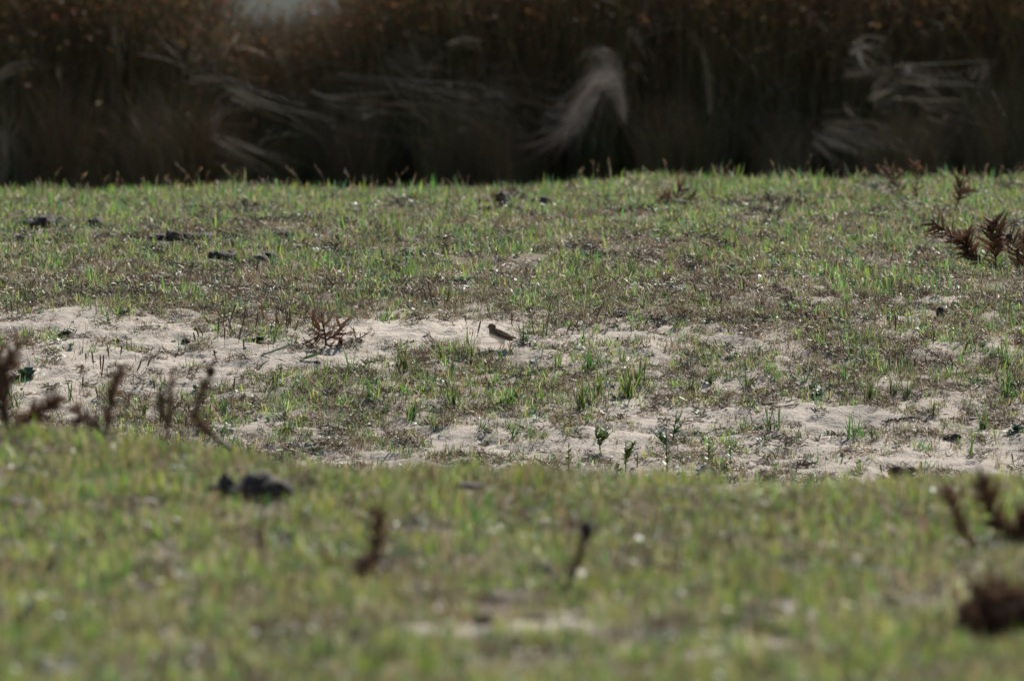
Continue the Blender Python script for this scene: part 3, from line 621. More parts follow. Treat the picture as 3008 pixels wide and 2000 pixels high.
stick('root', 'curved grey root looping over the left sand', 'root', [(415, 965), (470, 962), (488, 950), (510, 948), (530, 958), (560, 950)], .004, col=(.20, .16, .12))
stick('broken_stem', 'broken grey stem lying on the brown turf above the left sand', 'stem', [(690, 888), (790, 884), (900, 882)], .003, col=(.26, .22, .17))
for poly, lab, c in [([(738, 905), (742, 880), (738, 858), (741, 838)], 'wavy white dead stem standing in the left turf', (.55, .5, .42)),
                     ([(535, 938), (532, 915), (524, 900), (528, 880)], 'short pale twisted stem over the left soil ledge', (.4, .36, .3)),
                     ([(283, 925), (283, 905), (281, 890)], 'short upright pale stem on the far left ledge', (.4, .34, .28)),
                     ([(2190, 1145), (2200, 1120), (2210, 1100)], 'forked bleached twig leaning over the right grass', (.4, .35, .3)),
                     ([(2325, 1170), (2335, 1145), (2328, 1128)], 'short bleached twig beside the longer stick', (.42, .37, .3))]:
    g = ground(*poly[0]); stick('dry_stem', lab, 'stem', [p for p in poly], .003, Y=g.y, col=c)

# ------------------------------------------------------------------ plantain seed spikes
def spike(px, py, h, lean, label, green=0., ymin=59.5, w_=.0042):
    g = ground(px, py, ymin); b = MB(); H = h * PXM(g.y)
    H *= U(.8, 1.25); lean += random.gauss(0, .12); s0 = U(.15, .4); pts = [Vector((lean * H * t * (1 + .2 * math.sin(t * 3 + px)), 0, H * t)) for t in (0, s0, .55, .75, .92, 1)]
    r = empty('plantain_spike', g, label, 'seed spike', 'brown plantain seed spikes')
    b.tube(pts[:2], [.0012, .0012], (.14, .12, .06), 3); b.obj('stalk', M_DRY, r)
    c = [(.21, .125, .06)[k] * (1 - green) + (.09, .10, .04)[k] * green for k in range(3)]
    b = MB(); b.tube(pts[1:], [w_ * .6, w_, w_, w_ * .85, w_ * .3], jit(c, .2), 6); b.obj('seed_head', M_DRY, r, True)
LS = 'brown plantain seed spike standing on the sand left of the curled dead leaves'
for (x, y, h, l) in [(275, 1085, 52, 0), (296, 1120, 70, .05), (297, 1095, 44, -.1), (252, 1070, 30, -.1), (322, 1060, 52, .05), (352, 1055, 34, 0), (390, 1115, 60, .45), (430, 1090, 36, .3), (236, 1112, 40, .1), (455, 1160, 38, -.2), (470, 1170, 34, -.1),
                     (620, 970, 46, -.5), (640, 1005, 60, -.1), (652, 985, 60, 0), (660, 1020, 50, .1), (670, 980, 70, 0), (683, 990, 54, -.3), (700, 1010, 56, 0), (710, 985, 70, 0.05), (716, 1035, 40, .1), (750, 975, 60, 0), (776, 960, 60, 0),
                     (808, 970, 60, -.05), (815, 985, 62, .05), (828, 985, 60, 0), (838, 985, 58, 0), (843, 980, 54, .1), (856, 985, 70, .02), (866, 980, 40, .2), (602, 1000, 50, -.6), (590, 1010, 44, -.5), (575, 1020, 40, -.3), (635, 1060, 40, -.3),
                     (530, 1190, 34, 0), (520, 1210, 30, .1), (556, 1225, 40, -.1), (594, 1200, 30, .1), (680, 1170, 50, .1), (712, 1190, 40, .3), (290, 1180, 40, -.1), (380, 1200, 40, 0), (240, 1150, 36, .1), (500, 1250, 44, -.1), (545, 1260, 40, .1), (470, 1260, 40, 0),
                     (20, 935, 40, 0), (36, 935, 40, .1), (52, 930, 36, -.1)]:
    spike(x, y, h, l, LS)
for (x, y, h, l, lab) in [(1372, 958, 30, -.25, 'short brown spike behind the sand left of the bird head'), (1397, 1000, 46, .25, 'fat brown spike just left of the bird breast'), (1503, 962, 48, .1, 'brown spike on the sand behind the bird back'),
                          (1663, 985, 34, .1, 'stubby brown spike right of the tall tuft behind the bird'), (1683, 975, 36, .25, 'dark spike beside the stubby brown one'), (1750, 945, 62, .3, 'long brown spike leaning right behind the bird'), (1257, 905, 60, .05, 'green brown spike above the sand near the centre left'),
                          (1275, 915, 74, -.1, 'tallest thin spike above the sand left of centre'), (1308, 900, 40, .1, 'small green spike at the sand edge left of centre'), (2048, 870, 40, -.2, 'leaning brown spike at the top of the right sand'), (2182, 880, 50, .05, 'upright green spike at the top of the right sand'),
                          (1255, 1120, 34, 0, 'brown spike in the grass below the bird'), (1272, 1110, 26, .5, 'tilted short spike in the grass below the bird'), (1445, 1145, 50, -.2, 'curved spike in the grass under the bird'), (1318, 1150, 34, -.1, 'grey green spike left of the curved one')]:
    spike(x, y, h, l, lab, .3)
LR = 'brown plantain seed spike in the dry turf on the right of the bank'
for (x, y, h, l) in [(2612, 1090, 34, .1), (2637, 1085, 44, -.15), (2655, 1075, 40, -.1), (2687, 1090, 30, .1), (2722, 1085, 30, 0), (2800, 1085, 36, -.2), (2830, 1040, 34, .4), (2868, 1030, 34, -.2), (2740, 1020, 40, .1), (2980, 1370, 36, 0), (2710, 1395, 40, .1), (2570, 960, 30, 0), (2630, 985, 50, .05), (2590, 1395, 34, -.1)]:
    spike(x, y, h, l, LR)
LU = 'slender plantain spike poking out of the upper field turf'
for k in range(40):
    x = U(40, 2960); y = U(690, 880); spike(x, y, U(24, 46), U(-.25, .25), LU, U(.2, .9), 60, .0036)

# ------------------------------------------------------------------ bright grass tufts one can point at
def gtuft(px, py, h, spread, n, label, dirb=0., cols=None, wid=.0072, ymin=59.5):
    g = ground(px, py, ymin); m = PXM(g.y); b = MB(); cols = cols or [(.075, .155, .025), (.055, .125, .022), (.11, .18, .03), (.045, .10, .03)]
    for _ in range(n):
        az = random.choice((0, math.pi)) + random.gauss(0, .7); ln = abs(random.gauss(0, spread * .6)) + (0.0)
        if dirb: az = (0 if dirb > 0 else math.pi) + random.gauss(0, .6)
        tip = jit(random.choice(STRAWS)) if U(0, 1) < .2 else None
        b.grass((random.gauss(0, .010 * h / 50), random.gauss(0, .010), -.004), az, ln, h * 1.35 * m * U(.45, 1.08), wid * U(.7, 1.3), random.gauss(.1, .3), jit(random.choice(cols), .25), tip)
    o = b.obj('grass_tuft', M_GRASS, loc=g); return tag(o, label, 'grass tuft', 'green grass tufts on the bank')
for a in [(1595, 990, 118, .85, 14, 'tallest green tuft with arching blades right behind the bird tail'), (1545, 1010, 55, .8, 22, 'green tuft at the right of the bird feet'), (1505, 1036, 48, .6, 6, 'few upright blades beside the bird tail'),
          (1376, 1050, 78, .6, 16, 'tall leaning green tuft just left of the bird'), (1345, 1062, 60, .9, 16, 'spiky green tuft second to the left of the bird'), (1300, 1060, 62, .8, 12, 'thin dark green tuft leaning left below the bright sand'),
          (1186, 1092, 92, .7, 26, 'tall pointed green tuft below the bright sand'), (1215, 1110, 60, .9, 20, 'yellow green tuft beside the tall pointed tuft'), (1028, 1100, 72, .35, 5, 'dark green blades leaning right over the sand'),
          (812, 1120, 40, .9, 18, 'small bluish green tuft on the sand edge left of centre'), (805, 1010, 60, .5, 4, 'two bright blades beside the dark rosette'), (1440, 1048, 30, .9, 12, 'low green tuft in front of the bird feet'),
          (1640, 1080, 50, .8, 14, 'dark tuft in the thin grass right of the bird'), (1740, 1090, 56, .9, 12, 'wiry green tuft on the pale sand right of the bird'), (1830, 1060, 50, .6, 10, 'small green tuft farther right of the bird'),
          (1712, 1200, 80, .7, 30, 'dense green tuft at the right end of the grassy patch'), (1760, 1160, 62, .7, 22, 'bright tuft beside the dense one on the right'), (1845, 1170, 92, .5, 24, 'tall bright tuft right of the dense tuft'), (1880, 1130, 70, .6, 16, 'bright upright tuft above the tall bright tuft'),
          (1495, 1190, 56, .9, 24, 'green tuft in the middle of the grassy patch'), (1330, 1200, 60, .9, 24, 'green tuft left of the middle of the grassy patch'), (1210, 1230, 50, .9, 20, 'lower left tuft of the grassy patch'), (1090, 1170, 70, .8, 14, 'yellowish tuft at the left of the grassy patch'),
          (1505, 1285, 46, .6, 10, 'single dark green tuft alone on the sand below the grassy patch'), (2555, 1180, 72, .6, 30, 'brightest green tuft on the right sand'), (2625, 1160, 60, .5, 16, 'green tuft with stiff blades right of the brightest tuft'), (2665, 1165, 56, .6, 18, 'darker tuft next to the stiff bladed one'),
          (2030, 1150, 44, .8, 22, 'low green tuft above the fallen stem'), (2090, 1130, 40, .9, 18, 'yellow green tuft between the bird and the right sand'), (2270, 1270, 70, .5, 14, 'thin blue green tuft leaning left on the lower right sand'), (2180, 1270, 40, .9, 20, 'low tuft left of the thin blue green tuft'),
          (2505, 1290, 70, .5, 14, 'spindly green tuft in the middle of the right sand'), (2345, 1300, 50, .4, 6, 'pair of yellow green blades on the lower right sand'), (2745, 1230, 50, .6, 10, 'sparse tuft over the bent brown stick'), (2850, 1340, 60, .4, 7, 'yellow green blades at the lower right'), (2890, 1260, 70, .5, 16, 'tall thin tuft near the right edge'),
          (2960, 1170, 80, .6, 24, 'green tuft at the right edge of the bank'), (2960, 1080, 70, .8, 16, 'stiff green tuft at the right edge above the bank'), (2190, 1140, 60, .9, 14, 'thin tuft above the longer stick'), (2360, 1120, 60, .8, 12, 'narrow tuft above the right sand'), (2480, 1130, 56, .8, 14, 'short dark tuft left of the brightest tuft'),
          (420, 1220, 46, .6, 10, 'small green tuft on the far left sand'), (205, 1180, 60, .4, 5, 'few green blades behind the blurred stalk at left'), (45, 1195, 60, .5, 7, 'green blades leaning on the far left sand'), (660, 1215, 60, .6, 14, 'dark tuft where the left sand ends'), (845, 1270, 46, .8, 18, 'bushy tuft low in the middle left'),
          (75, 870, 44, .5, 8, 'green blades on the far left ledge'), (320, 950, 34, .6, 6, 'tiny green blades under the left ledge'), (2860, 790, 60, .8, 12, 'pale blades beside the fallen thistle'), (1850, 820, 80, .5, 14, 'tall yellow green tuft in the upper right field'), (2325, 640, 62, .4, 8, 'bright upright blades near the far edge at right'), (2100, 590, 60, .5, 10, 'yellow green tuft at the far edge'), (1455, 600, 50, .6, 10, 'green blades before the tall dark lump'), (280, 672, 30, .5, 6, 'green blades before the black dung lump')]:
    gtuft(*a, ymin=(59.5 if a[1] > 850 else 66))
# leaf straps and rosettes
def strap(label, poly, wpx, Y=None, col=(.035, .085, .03)):
    g0 = ground(*poly[0]); P = [(at(x, y, g0.y + i * .02)) - g0 + Vector((0, 0, .006)) for i, (x, y) in enumerate(poly)]
    b = MB(); w_ = wpx * PXM(g0.y) / 2; n = len(P)
    b.ribbon(P, [w_ * (.5, 1, 1, .7, .4)[min(i, 4)] for i in range(n)], Vector((.15, -.35, .9)).normalized(), col); o = b.obj('fallen_leaf', M_HERB, loc=g0); tag(o, label, 'leaf')
strap('broad green leaf lying on the sand above its shadow', [(880, 1062), (905, 1052), (930, 1044), (948, 1036)], 11)
strap('longer narrow leaf fallen on the sand left of the broad leaf', [(765, 1048), (800, 1036), (840, 1022), (868, 1008)], 6)
strap('grey green leaf lying in the grass left of the broad leaf', [(750, 1095), (770, 1075), (795, 1058)], 9, col=(.10, .13, .08))
strap('dark leaf leaning over the grass below the tall pointed tuft', [(1150, 1150), (1170, 1120), (1200, 1085)], 8, col=(.045, .07, .04))
def rosette(px, py, wpx, n, label, col=(.025, .065, .025)):
    g = ground(px, py); W = wpx * PXM(g.y) / 2; r = empty('leaf_rosette', g, label, 'rosette', 'low leafy rosettes')
    for k in range(n):
        az = 6.283 * k / n + U(-.3, .3); th = U(.75, 1.35); L = W * U(.75, 1.1); d = Vector((math.cos(az) * math.sin(th), math.sin(az) * math.sin(th), math.cos(th))); sd_ = Vector((-math.sin(az), math.cos(az), U(-.3, .3)))
        b = MB(); b.ribbon([Vector((0, 0, 0)), d * L * .35, d * L * .7, d * L * .9 - Vector((0, 0, L * .1)), d * L - Vector((0, 0, L * .2))], [L * .08, L * .2, L * .22, L * .13, 0], sd_, jit(col, .3)); b.obj('leaf', M_HERB, r)
rosette(760, 1008, 100, 16, 'glossy dark green rosette on the sand left of the curled dead leaves')
rosette(190, 985, 60, 12, 'green rosette on the left sand under the ledge'); rosette(80, 1112, 110, 14, 'flat green rosette at the far left of the sand', (.03, .06, .03))
rosette(2400, 1165, 60, 14, 'low rosette by the sticks on the right sand', (.045, .085, .035)); rosette(2985, 1135, 70, 12, 'dark leafy rosette at the right edge', (.03, .07, .02))
rosette(2985, 1268, 70, 14, 'dark green rosette low on the sand at the right edge', (.02, .05, .02)); rosette(1255, 985, 30, 8, 'tiny rosette in the middle of the bright sand', (.05, .07, .04)); rosette(575, 970, 30, 8, 'tiny dark rosette on the upper left sand')
rosette(525, 850, 60, 12, 'yellow green rosette in the left turf', (.15, .17, .02))

# ------------------------------------------------------------------ upright leafy herbs at the foot of the bank
def leafy(px, py, h, wd, label, col, n=26, ymin=59.5, lean=0., branches=0):
    g = ground(px, py, ymin); m = PXM(g.y); H = h * m; W = wd * m / 2
    r = empty('leafy_herb', g, label, 'herb', 'upright leafy herbs at the foot of the bank')
    b = MB(); P = [Vector((lean * H * t, 0, H * t)) for t in (0, .33, .66, 1)]; b.tube(P, [.003, .0026, .002, .001], (.09, .10, .035), 4)
    tips = [(P[0], P[3])]
    for k in range(branches):
        q = P[0].lerp(P[3], U(.15, .6)); e = q + Vector((random.choice((-1, 1)) * U(.4, .8) * H * .5, U(-.1, .1), H * U(.3, .5))); b.tube([q, e], [.002, .001], (.09, .10, .035), 4); tips.append((q, e))
    b.obj('stem', M_GRASS, r); b = MB()
    for (a_, e_) in tips:
        for k in range(n):
            t = (k + .5) / n; p = a_.lerp(e_, .12 + .88 * t); az = k * 2.4; L = W * (1.15 - .6 * t) * U(.6, 1.1); d = Vector((math.cos(az), math.sin(az), U(.3, 1.1))).normalized()
            b.ribbon([p, p + d * L * .5, p + d * L], [L * .16, L * .2, 0], Vector((-math.sin(az), math.cos(az), U(-.5, .5))), jit(col, .3))
    tag(b.obj('leaves', M_HERB, r), kind='stuff')
YG = (.13, .16, .03); GG = (.07, .14, .03)
leafy(1670, 1378, 78, 46, 'yellow green leafy herb standing leftmost at the foot of the bank', YG, 30)
leafy(1838, 1392, 96, 44, 'tall yellow green leafy herb with bushy base', YG, 40, branches=2)
leafy(1872, 1372, 44, 30, 'short bright herb close right of the tall yellow green one', YG, 22)
leafy(1812, 1400, 40, 50, 'squat olive herb at the foot of the tall yellow green one', (.12, .13, .03), 22)
leafy(1960, 1390, 130, 40, 'tallest open green herb with a side shoot', GG, 30, lean=-.04, branches=2)
leafy(1975, 1300, 90, 40, 'airy green herb behind the tallest one', GG, 16, lean=.15, branches=2)
leafy(1765, 1330, 80, 70, 'sprawling airy herb left of the tall yellow green one', GG, 14, lean=-.2, branches=3)
leafy(2082, 1370, 90, 44, 'bright green herb with curled top right of the tallest one', GG, 34)
leafy(2145, 1380, 66, 36, 'rightmost bright green herb at the foot of the bank', GG, 30)
leafy(2560, 1300, 50, 30, 'slim green herb in the middle of the right sand', GG, 18)

# ------------------------------------------------------------------ dead thistles
TH = [(.125, .066, .036), (.080, .045, .026), (.18, .10, .06)]
def _thleaf(col):
    """one stiff curled dead leaf with a spiny margin, pointing along +Z, 1 long"""
    b = MB(); k = 5
    P = [Vector((0, .10 * math.sin(t * 2.6), t)) for t in [i / k for i in range(k + 1)]]
    b.ribbon(P, [.05, .11, .12, .09, .05, 0], Vector((1, 0, 0)), col, [c * 1.5 for c in col])
    for i in range(1, k):
        for s_ in (-1, 1):
            p = P[i] + Vector((s_ * .09, 0, 0)); b.ribbon([p - Vector((0, 0, .05)), p + Vector((s_ * .05, -.02, .02)), p + Vector((s_ * .14, -.05, .09))], [.03, .02, 0], Vector((0, .2, 1)), [c * 1.3 for c in col])
    return b
LEAFM = [_thleaf(c).obj('leaf', M_THISTLE, link=False).data for c in TH]
def thistle(px, py, shoots, label, leafpx=34, nl=22, group='dead thistles in the field', Y=None, ymin=27.5, stemw=.004, name='dead_thistle', heads=0):
    """shoots: polylines (photo pixels) from the root outwards"""
    g = ground(px, py, ymin) if Y is None else Vector(((px - 1504) / F * Y, Y, 0))
    if Y: g.z = float(height(g.x, g.y))
    m = PXM(g.y); r = empty(name, g, label, 'thistle', group)
    near = g.y < 50; nl = int(nl * 2.2) if near else nl; stemw = stemw * (1.8 if near else 1)
    for poly in shoots:
        dy = U(-.04, .04)
        P = [at(x, y, g.y + dy * i) - g for i, (x, y) in enumerate(poly)]
        b = MB(); n = len(P); b.tube(P, [stemw * (1 - .6 * i / (n - 1)) for i in range(n)], jit(TH[1], .2), 5); b.obj('stem', M_THISTLE, r)
        seg = [(P[i + 1] - P[i]).length for i in range(n - 1)]; tot = sum(seg)
        cnt = nl
        for k in range(cnt):
            t = (.15 + .87 * (k + .5) / cnt) * tot; i = 0
            while i < n - 2 and t > seg[i]: t -= seg[i]; i += 1
            ax = (P[i + 1] - P[i]).normalized(); p = P[i] + ax * min(t, seg[i])
            a = k * 2.4 + U(-.4, .4); u = ax.cross(Vector((.1, 1, .2))).normalized(); v = ax.cross(u)
            d = (u * math.cos(a) + v * math.sin(a)) * U(.6, 1.1) + ax * U(.5, 1.0); d.normalize()
            o = bpy.data.objects.new('leaf', random.choice(LEAFM)); C.objects.link(o); o.parent = r; o.location = p
            o.rotation_euler = (d.to_track_quat('Z', 'X') @ Matrix.Rotation(U(0, 6.28), 3, 'Z').to_quaternion()).to_euler()
            s_ = leafpx * m * (1.3 if g.y < 50 else 1.0) * U(.6, 1.1) * (.75 + .35 * math.sin(3.1 * (k + .5) / cnt)); wf = 1.0 if near else .78; o.scale = (s_ * wf, s_ * wf, s_ * 1.05)
        if heads:
            V, Fc = lump(int(poly[-1][0]), 2, 1.2, .25); hs = heads * m / 2
            mesh_obj('seed_head', [v * hs + P[-1] for v in V], Fc, M_CLOD, r, None, True)
    return r
thistle(958, 1018, [[(958, 1018), (955, 985), (948, 950), (944, 918)], [(956, 1000), (985, 985), (1000, 962)], [(955, 975), (925, 960), (915, 935)], [(960, 1015), (985, 1018), (1005, 1010)], [(956, 980), (935, 985), (925, 1000)]],
        'curled brown dead thistle standing at the edge of the bright sand', 58, 9, ymin=59.5, stemw=.006)
thistle(2905, 800, [[(2905, 800), (2870, 760), (2830, 720), (2780, 680), (2745, 655)], [(2870, 765), (2850, 740), (2835, 700)]], 'long dead thistle branch reaching up left near the right edge', 64, 42, ymin=66)
thistle(2925, 795, [[(2925, 795), (2925, 750), (2918, 700), (2905, 660)], [(2925, 760), (2940, 710), (2925, 650)]], 'dead thistle branch standing between its two neighbours at the right', 60, 36, ymin=66)
thistle(3000, 812, [[(3000, 812), (2990, 760), (2980, 720), (2965, 695)], [(3005, 800), (3010, 750), (3015, 700)]], 'dead thistle with dark round bud at the right picture edge', 58, 34, ymin=66, heads=20)
thistle(2810, 625, [[(2810, 625), (2812, 590), (2822, 550), (2832, 515)], [(2812, 600), (2825, 570), (2842, 555)]], 'upright dead thistle with curled tip in the upper right field', 42, 20, ymin=66)
thistle(2655, 592, [[(2655, 592), (2640, 560), (2628, 525), (2618, 505)]], 'bushy dead thistle leaning left at the far right edge of the field', 42, 32, ymin=66)
thistle(2695, 600, [[(2695, 600), (2692, 560), (2694, 520), (2692, 480)]], 'slim dead thistle standing beside the bushy leaning one', 36, 24, ymin=66)
thistle(1985, 602, [[(1985, 602), (1990, 575), (2003, 550)], [(1985, 602), (1965, 590), (1950, 570)], [(1990, 600), (2015, 590), (2040, 585)]], 'small dead thistle over the dark pat at the far edge', 46, 18, ymin=66)
thistle(1487, 606, [[(1487, 606), (1492, 585), (1502, 555)], [(1485, 606), (1470, 590), (1465, 575)]], 'scraggy dead thistle growing over the tall dark lump at the far edge', 38, 16, ymin=66)
thistle(2070, 872, [[(2000, 880), (2060, 866), (2130, 860), (2180, 874)], [(2100, 880), (2150, 872), (2220, 868)]], 'tangle of black dead stems on the sand crest right of the bird', 22, 26, ymin=64)
thistle(1050, 1000, [[(1020, 1010), (1055, 995), (1085, 975)], [(1040, 1010), (1045, 990), (1035, 965)]], 'thin dark dead weed on the left of the bright sand', 18, 12, ymin=60)
thistle(100, 745, [[(330, 735), (350, 720), (365, 700)], [(360, 760), (345, 740), (330, 715)]], 'broken dead thistle in the upper left field', 18, 10, ymin=66)
FGR = 'blurred dead thistles in the near grass'
thistle(15, 1290, [[(15, 1290), (20, 1220), (8, 1150), (20, 1080), (60, 1000)], [(20, 1270), (70, 1240), (130, 1200), (170, 1170)], [(10, 1230), (5, 1120), (0, 1040)]], 'large dark dead thistle at the left picture edge on the near crest', 46, 24, FGR, Y=43.6, stemw=.006)
thistle(310, 1285, [[(310, 1285), (320, 1220), (335, 1150), (355, 1075)], [(310, 1275), (270, 1240), (235, 1225), (225, 1200)]], 'upright dark dead thistle second from the left edge', 34, 26, FGR, Y=43.6, stemw=.005)
thistle(490, 1290, [[(490, 1290), (495, 1230), (500, 1160), (508, 1085)], [(492, 1250), (470, 1200), (475, 1160)]], 'paler thin dead thistle third from the left edge', 26, 20, FGR, Y=43.6, stemw=.004)
thistle(680, 1320, [[(680, 1320), (640, 1290), (605, 1260), (570, 1215), (600, 1140), (618, 1090)]], 'dead thistle bent like an elbow on the near crest', 30, 44, FGR, Y=43.6, stemw=.005, heads=26)
thistle(760, 1640, [[(760, 1640), (762, 1590), (768, 1550), (772, 1510)]], 'blurred dark stalk rising in front of the large foreground clod', 18, 16, FGR, ymin=27.5)
thistle(1095, 1720, [[(1095, 1720), (1100, 1640), (1108, 1570), (1105, 1500)], [(1095, 1700), (1080, 1690), (1075, 1660)]], 'short dark stalk with bright glints in the left foreground', 40, 32, FGR)
thistle(1655, 1760, [[(1655, 1760), (1680, 1690), (1705, 1620), (1725, 1555)]], 'bent blurred stalk with a round dark head in the middle foreground', 26, 26, FGR, heads=44)
thistle(2880, 1660, [[(2880, 1660), (2850, 1600), (2815, 1530), (2785, 1440)]], 'long blurred dead thistle leaning left at the lower right', 36, 34, FGR)
thistle(2990, 1640, [[(2990, 1640), (2950, 1560), (2905, 1490), (2885, 1400)], [(2980, 1620), (3000, 1560), (3030, 1520)]], 'thick blurred dead thistle behind the long one at the lower right', 50, 36, FGR)
thistle(2960, 1900, [[(2960, 1900), (2930, 1850), (2890, 1800), (2870, 1770)], [(2970, 1890), (2975, 1830), (2960, 1760)], [(2940, 1895), (2900, 1870), (2850, 1850)], [(2985, 1890), (2940, 1810), (2920, 1740)], [(2990, 1900), (3010, 1850), (3000, 1790)]], 'dark leafy dead plant out of focus in the bottom right corner', 76, 42, FGR, heads=40)
thistle(540, 1570, [[(540, 1572), (590, 1560), (640, 1540), (660, 1510)], [(560, 1572), (600, 1580), (680, 1575)]], 'low creeping dead stem below the large foreground clod', 20, 14, FGR)

# ------------------------------------------------------------------ the bird
def bird_mat(name, fn):
    m, n = newmat(name); fn(m, n); return m
def feather(name, c_dark, c_light, sc_=(180, 500, 180), th=(.4, .62), belly=None, rough=.75):
    m, n = newmat(name); L = n.links.new
    tc = N(n, 'ShaderNodeTexCoord'); mp = N(n, 'ShaderNodeMapping'); mp.inputs['Scale'].default_value = sc_; mp.inputs['Rotation'].default_value = (0, .45, 0)
    nz_ = N(n, 'ShaderNodeTexNoise'); nz_.inputs['Scale'].default_value = 1.; nz_.inputs['Detail'].default_value = 3
    cr = N(n, 'ShaderNodeValToRGB'); cr.color_ramp.elements[0].position = th[0]; cr.color_ramp.elements[1].position = th[1]
    cr.color_ramp.elements[0].color = (*c_dark, 1); cr.color_ramp.elements[1].color = (*c_light, 1)
    L(tc.outputs['Object'], mp.inputs[0]); L(mp.outputs[0], nz_.inputs['Vector']); L(nz_.outputs[0], cr.inputs[0])
    pb = N(n, 'ShaderNodeBsdfPrincipled'); pb.inputs['Roughness'].default_value = rough; pb.inputs['Specular IOR Level'].default_value = .2; out = N(n, 'ShaderNodeOutputMaterial')
    src = cr.outputs[0]
    if belly:
        sx = N(n, 'ShaderNodeSeparateXYZ'); L(tc.outputs['Object'], sx.inputs[0])
        # height above a line that rises to the breast: z + 0.25 x
        a1 = N(n, 'ShaderNodeMath', operation='MULTIPLY'); a1.inputs[1].default_value = .42; L(sx.outputs['X'], a1.inputs[0])
        a2 = N(n, 'ShaderNodeMath', operation='ADD'); L(sx.outputs['Z'], a2.inputs[0]); L(a1.outputs[0], a2.inputs[1])
        mr = N(n, 'ShaderNodeMapRange'); mr.inputs['From Min'].default_value = .050; mr.inputs['From Max'].default_value = .062; L(a2.outputs[0], mr.inputs['Value'])
        mx = N(n, 'ShaderNodeMixRGB'); mx.inputs[1].default_value = (*belly, 1); L(mr.outputs[0], mx.inputs[0]); L(src, mx.inputs[2]); src = mx.outputs[0]
    L(src, pb.inputs['Base Color']); L(pb.outputs[0], out.inputs[0]); return m
M_BODY = feather('bird_body_plumage', (.075, .046, .028), (.24, .155, .09), (260, 260, 160), belly=(.80, .74, .65))
M_WING = feather('bird_wing_plumage', (.045, .03, .02), (.15, .10, .06), (90, 200, 420), (.4, .55))
M_BACK = feather('bird_back_plumage', (.17, .115, .07), (.38, .28, .18), (200, 400, 200), (.35, .6))
M_TAIL = feather('bird_tail_feather', (.03, .021, .016), (.07, .045, .03), (60, 300, 300))
def plain(name, c, rough):
    m, n = newmat(name); pb = N(n, 'ShaderNodeBsdfPrincipled'); pb.inputs['Base Color'].default_value = (*c, 1); pb.inputs['Roughness'].default_value = rough
    nz_ = N(n, 'ShaderNodeTexNoise'); nz_.inputs['Scale'].default_value = 300; bp = N(n, 'ShaderNodeBump'); bp.inputs['Strength'].default_value = .2; bp.inputs['Distance'].default_value = .0005
    n.links.new(nz_.outputs[0], bp.inputs['Height']); n.links.new(bp.outputs[0], pb.inputs['Normal'])
    out = N(n, 'ShaderNodeOutputMaterial'); n.links.new(pb.outputs[0], out.inputs[0]); return m
M_LEG = plain('bird_leg_skin', (.45, .17, .08), .5); M_BILL = plain('bird_bill_horn', (.05, .035, .03), .35); M_EYE = plain('bird_eye', (.006, .005, .005), .08)
def ell(bm, c, r, tilt=0., sub=3):
    mat = Matrix.Translation(c) @ Matrix.Rotation(tilt, 4, 'Y') @ Matrix.Diagonal((*r, 1)); bmesh.ops.create_icosphere(bm, subdivisions=sub, radius=1, matrix=mat)
def bm_obj(name, bm, mat, parent, smooth=True):
    me = bpy.data.meshes.new(name); bm.to_mesh(me); bm.free(); me.materials.append(mat)
    if smooth: me.polygons.foreach_set('use_smooth', [True] * len(me.polygons))
    o = bpy.data.objects.new(name, me); C.objects.link(o); o.parent = parent; return o
bg0 = ground(1473, 1024, 60)
bird = empty('pipit', bg0, 'small streaky brown bird with pale belly standing on the sand bank', 'bird')
bird.rotation_euler = (0, 0, math.radians(-12)); bird.scale = (1.06, 1.06, 1.0); bird.location.z -= .005
bm = bmesh.new()
ell(bm, (-.045, 0, .1115), (.0192, .0168, .0178), .1); ell(bm, (-.043, 0, .096), (.0165, .0155, .018)); ell(bm, (-.036, 0, .079), (.0245, .021, .025), .35)
ell(bm, (-.010, 0, .069), (.041, .0235, .0262), .42); ell(bm, (.026, 0, .060), (.033, .016, .0155), .42)
ell(bm, (-.006, .0095, .040), (.010, .007, .014), .2); ell(bm, (.010, -.0095, .038), (.009, .007, .014), .2)
body = bm_obj('body', bm, M_BODY, bird)
md = body.modifiers.new('blend', 'REMESH'); md.mode = 'VOXEL'; md.voxel_size = .0018; md.use_smooth_shade = True
md = body.modifiers.new('soften', 'SMOOTH'); md.factor = .6; md.iterations = 8
bm = bmesh.new(); ell(bm, (.006, 0, .0845), (.044, .0165, .0105), .44); o = bm_obj('mantle', bm, M_BACK, bird)
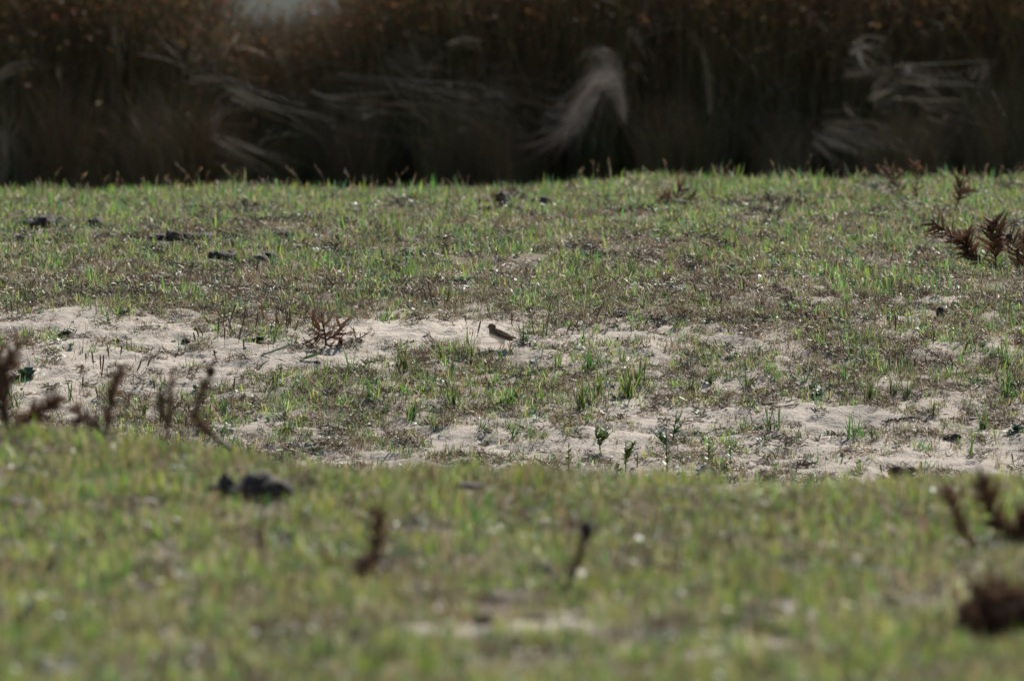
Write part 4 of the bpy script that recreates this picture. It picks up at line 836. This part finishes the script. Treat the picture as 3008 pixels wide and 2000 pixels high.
for s_ in (-1, 1):
    b = MB()
    A = [(-.036, .086), (-.028, .094), (-.005, .0885), (.030, .074), (.064, .0585), (.050, .0605), (.020, .0655), (-.010, .0685), (-.030, .0765)]
    cen = (-.004, .0765)
    ring0 = [Vector((x, s_ * (.0175 if abs(x) < .045 else .006), z)) for x, z in A]
    ring1 = [Vector((cen[0] + (x - cen[0]) * .62, s_ * (.0265 - .00016 * max(0, x * 1000)), cen[1] + (z - cen[1]) * .62)) for x, z in A]
    V = ring0 + ring1 + [Vector((cen[0], s_ * .0282, cen[1]))] + [Vector((v.x, v.y * .55, v.z)) for v in ring0]; n_ = len(A); Fc = []
    for i_ in range(n_):
        j_ = (i_ + 1) % n_; Fc += [(i_, j_, n_ + j_, n_ + i_), (n_ + i_, n_ + j_, 2 * n_), (2 * n_ + 1 + i_, 2 * n_ + 1 + j_, j_, i_)]
    wing = mesh_obj('wing', V, Fc, M_WING, bird, None, True)
    md = wing.modifiers.new('round', 'SUBSURF'); md.levels = md.render_levels = 1
    for k, (x0, z0, x1, z1, w_) in enumerate([(.006, .069, .072, .0555, .0030), (.002, .0725, .068, .0585, .003), (-.004, .0745, .060, .061, .003), (-.010, .079, .044, .0675, .0032), (-.018, .0735, .022, .068, .0034)]):
        b = MB(); y0 = s_ * (.0262 + .0006 * k); y1 = s_ * (.0085 + .0012 * k) if k < 4 else s_ * .0235
        P = [Vector((x0 + (x1 - x0) * t, y0 + (y1 - y0) * t * t, z0 + (z1 - z0) * t)) for t in (0, .3, .6, .85, 1)]
        V = []; Fc = []
        for i_, p in enumerate(P):
            ww = w_ * (.5, 1, 1, .8, .12)[i_]
            for (dz, dy) in ((ww, 0), (0, .0012), (-ww, 0), (0, -.0006)): V.append(p + Vector((0, dy * s_, dz)))
        for i_ in range(4):
            for j_ in range(4): Fc.append((i_ * 4 + j_, i_ * 4 + (j_ + 1) % 4, i_ * 4 + 4 + (j_ + 1) % 4, i_ * 4 + 4 + j_))
        mesh_obj('flight_feather', V, Fc, M_TAIL if k % 2 == 0 else M_BACK, wing, None, False)
for k in range(6):
    a = (k - 2.5) * .045; bm = bmesh.new()
    mt = Matrix.Translation((.062, (k - 2.5) * .0026, .0555 + .0004 * (k % 2))) @ Matrix.Rotation(.36, 4, 'Y') @ Matrix.Rotation(a, 4, 'Z') @ Matrix.Diagonal((.029, .0033, .0013 + .0004 * (2.5 - abs(k - 2.5)), 1))
    bmesh.ops.create_icosphere(bm, subdivisions=2, radius=1, matrix=mt); bm_obj('tail_feather', bm, M_TAIL, bird)
bm = bmesh.new(); bmesh.ops.create_cone(bm, cap_ends=True, segments=8, radius1=.0034, radius2=.0005, depth=.0145, matrix=Matrix.Translation((-.0675, .001, .1110)) @ Matrix.Rotation(-math.pi / 2 - .05, 4, 'Y')); bm_obj('bill', bm, M_BILL, bird)
for s_ in (-1, 1):
    bm = bmesh.new(); ell(bm, (-.0535, s_ * .0130, .1145), (.0026, .0018, .0026), 0, 2); bm_obj('eye', bm, M_EYE, bird)
for (x0, y0, x1, s_) in ((-.006, .0095, -.011, 1), (.010, -.0095, .006, -1)):
    b = MB(); K = (.3, .12, .06)
    b.tube([Vector((x0, y0, .034)), Vector((x0 + .006, y0, .026)), Vector((x1 + .001, y0, .004)), Vector((x1, y0, .0015))], [.0036, .0024, .0021, .0022], K, 6)
    leg = b.obj('leg', M_LEG, bird, True)
    for a in (-.45, 0, .45, math.pi):
        L = .016 if a != math.pi else .014; b = MB(); d = Vector((-math.cos(a), math.sin(a), 0))
        b.tube([Vector((x1, y0, .002)), Vector((x1, y0, .003)) + d * L * .5, Vector((x1, y0, .001)) + d * L, Vector((x1, y0, -.0005)) + d * (L + .004)], [.0014, .0012, .001, .0003], K, 5); b.obj('toe', M_LEG, leg, True)
print('objects', len(bpy.data.objects))
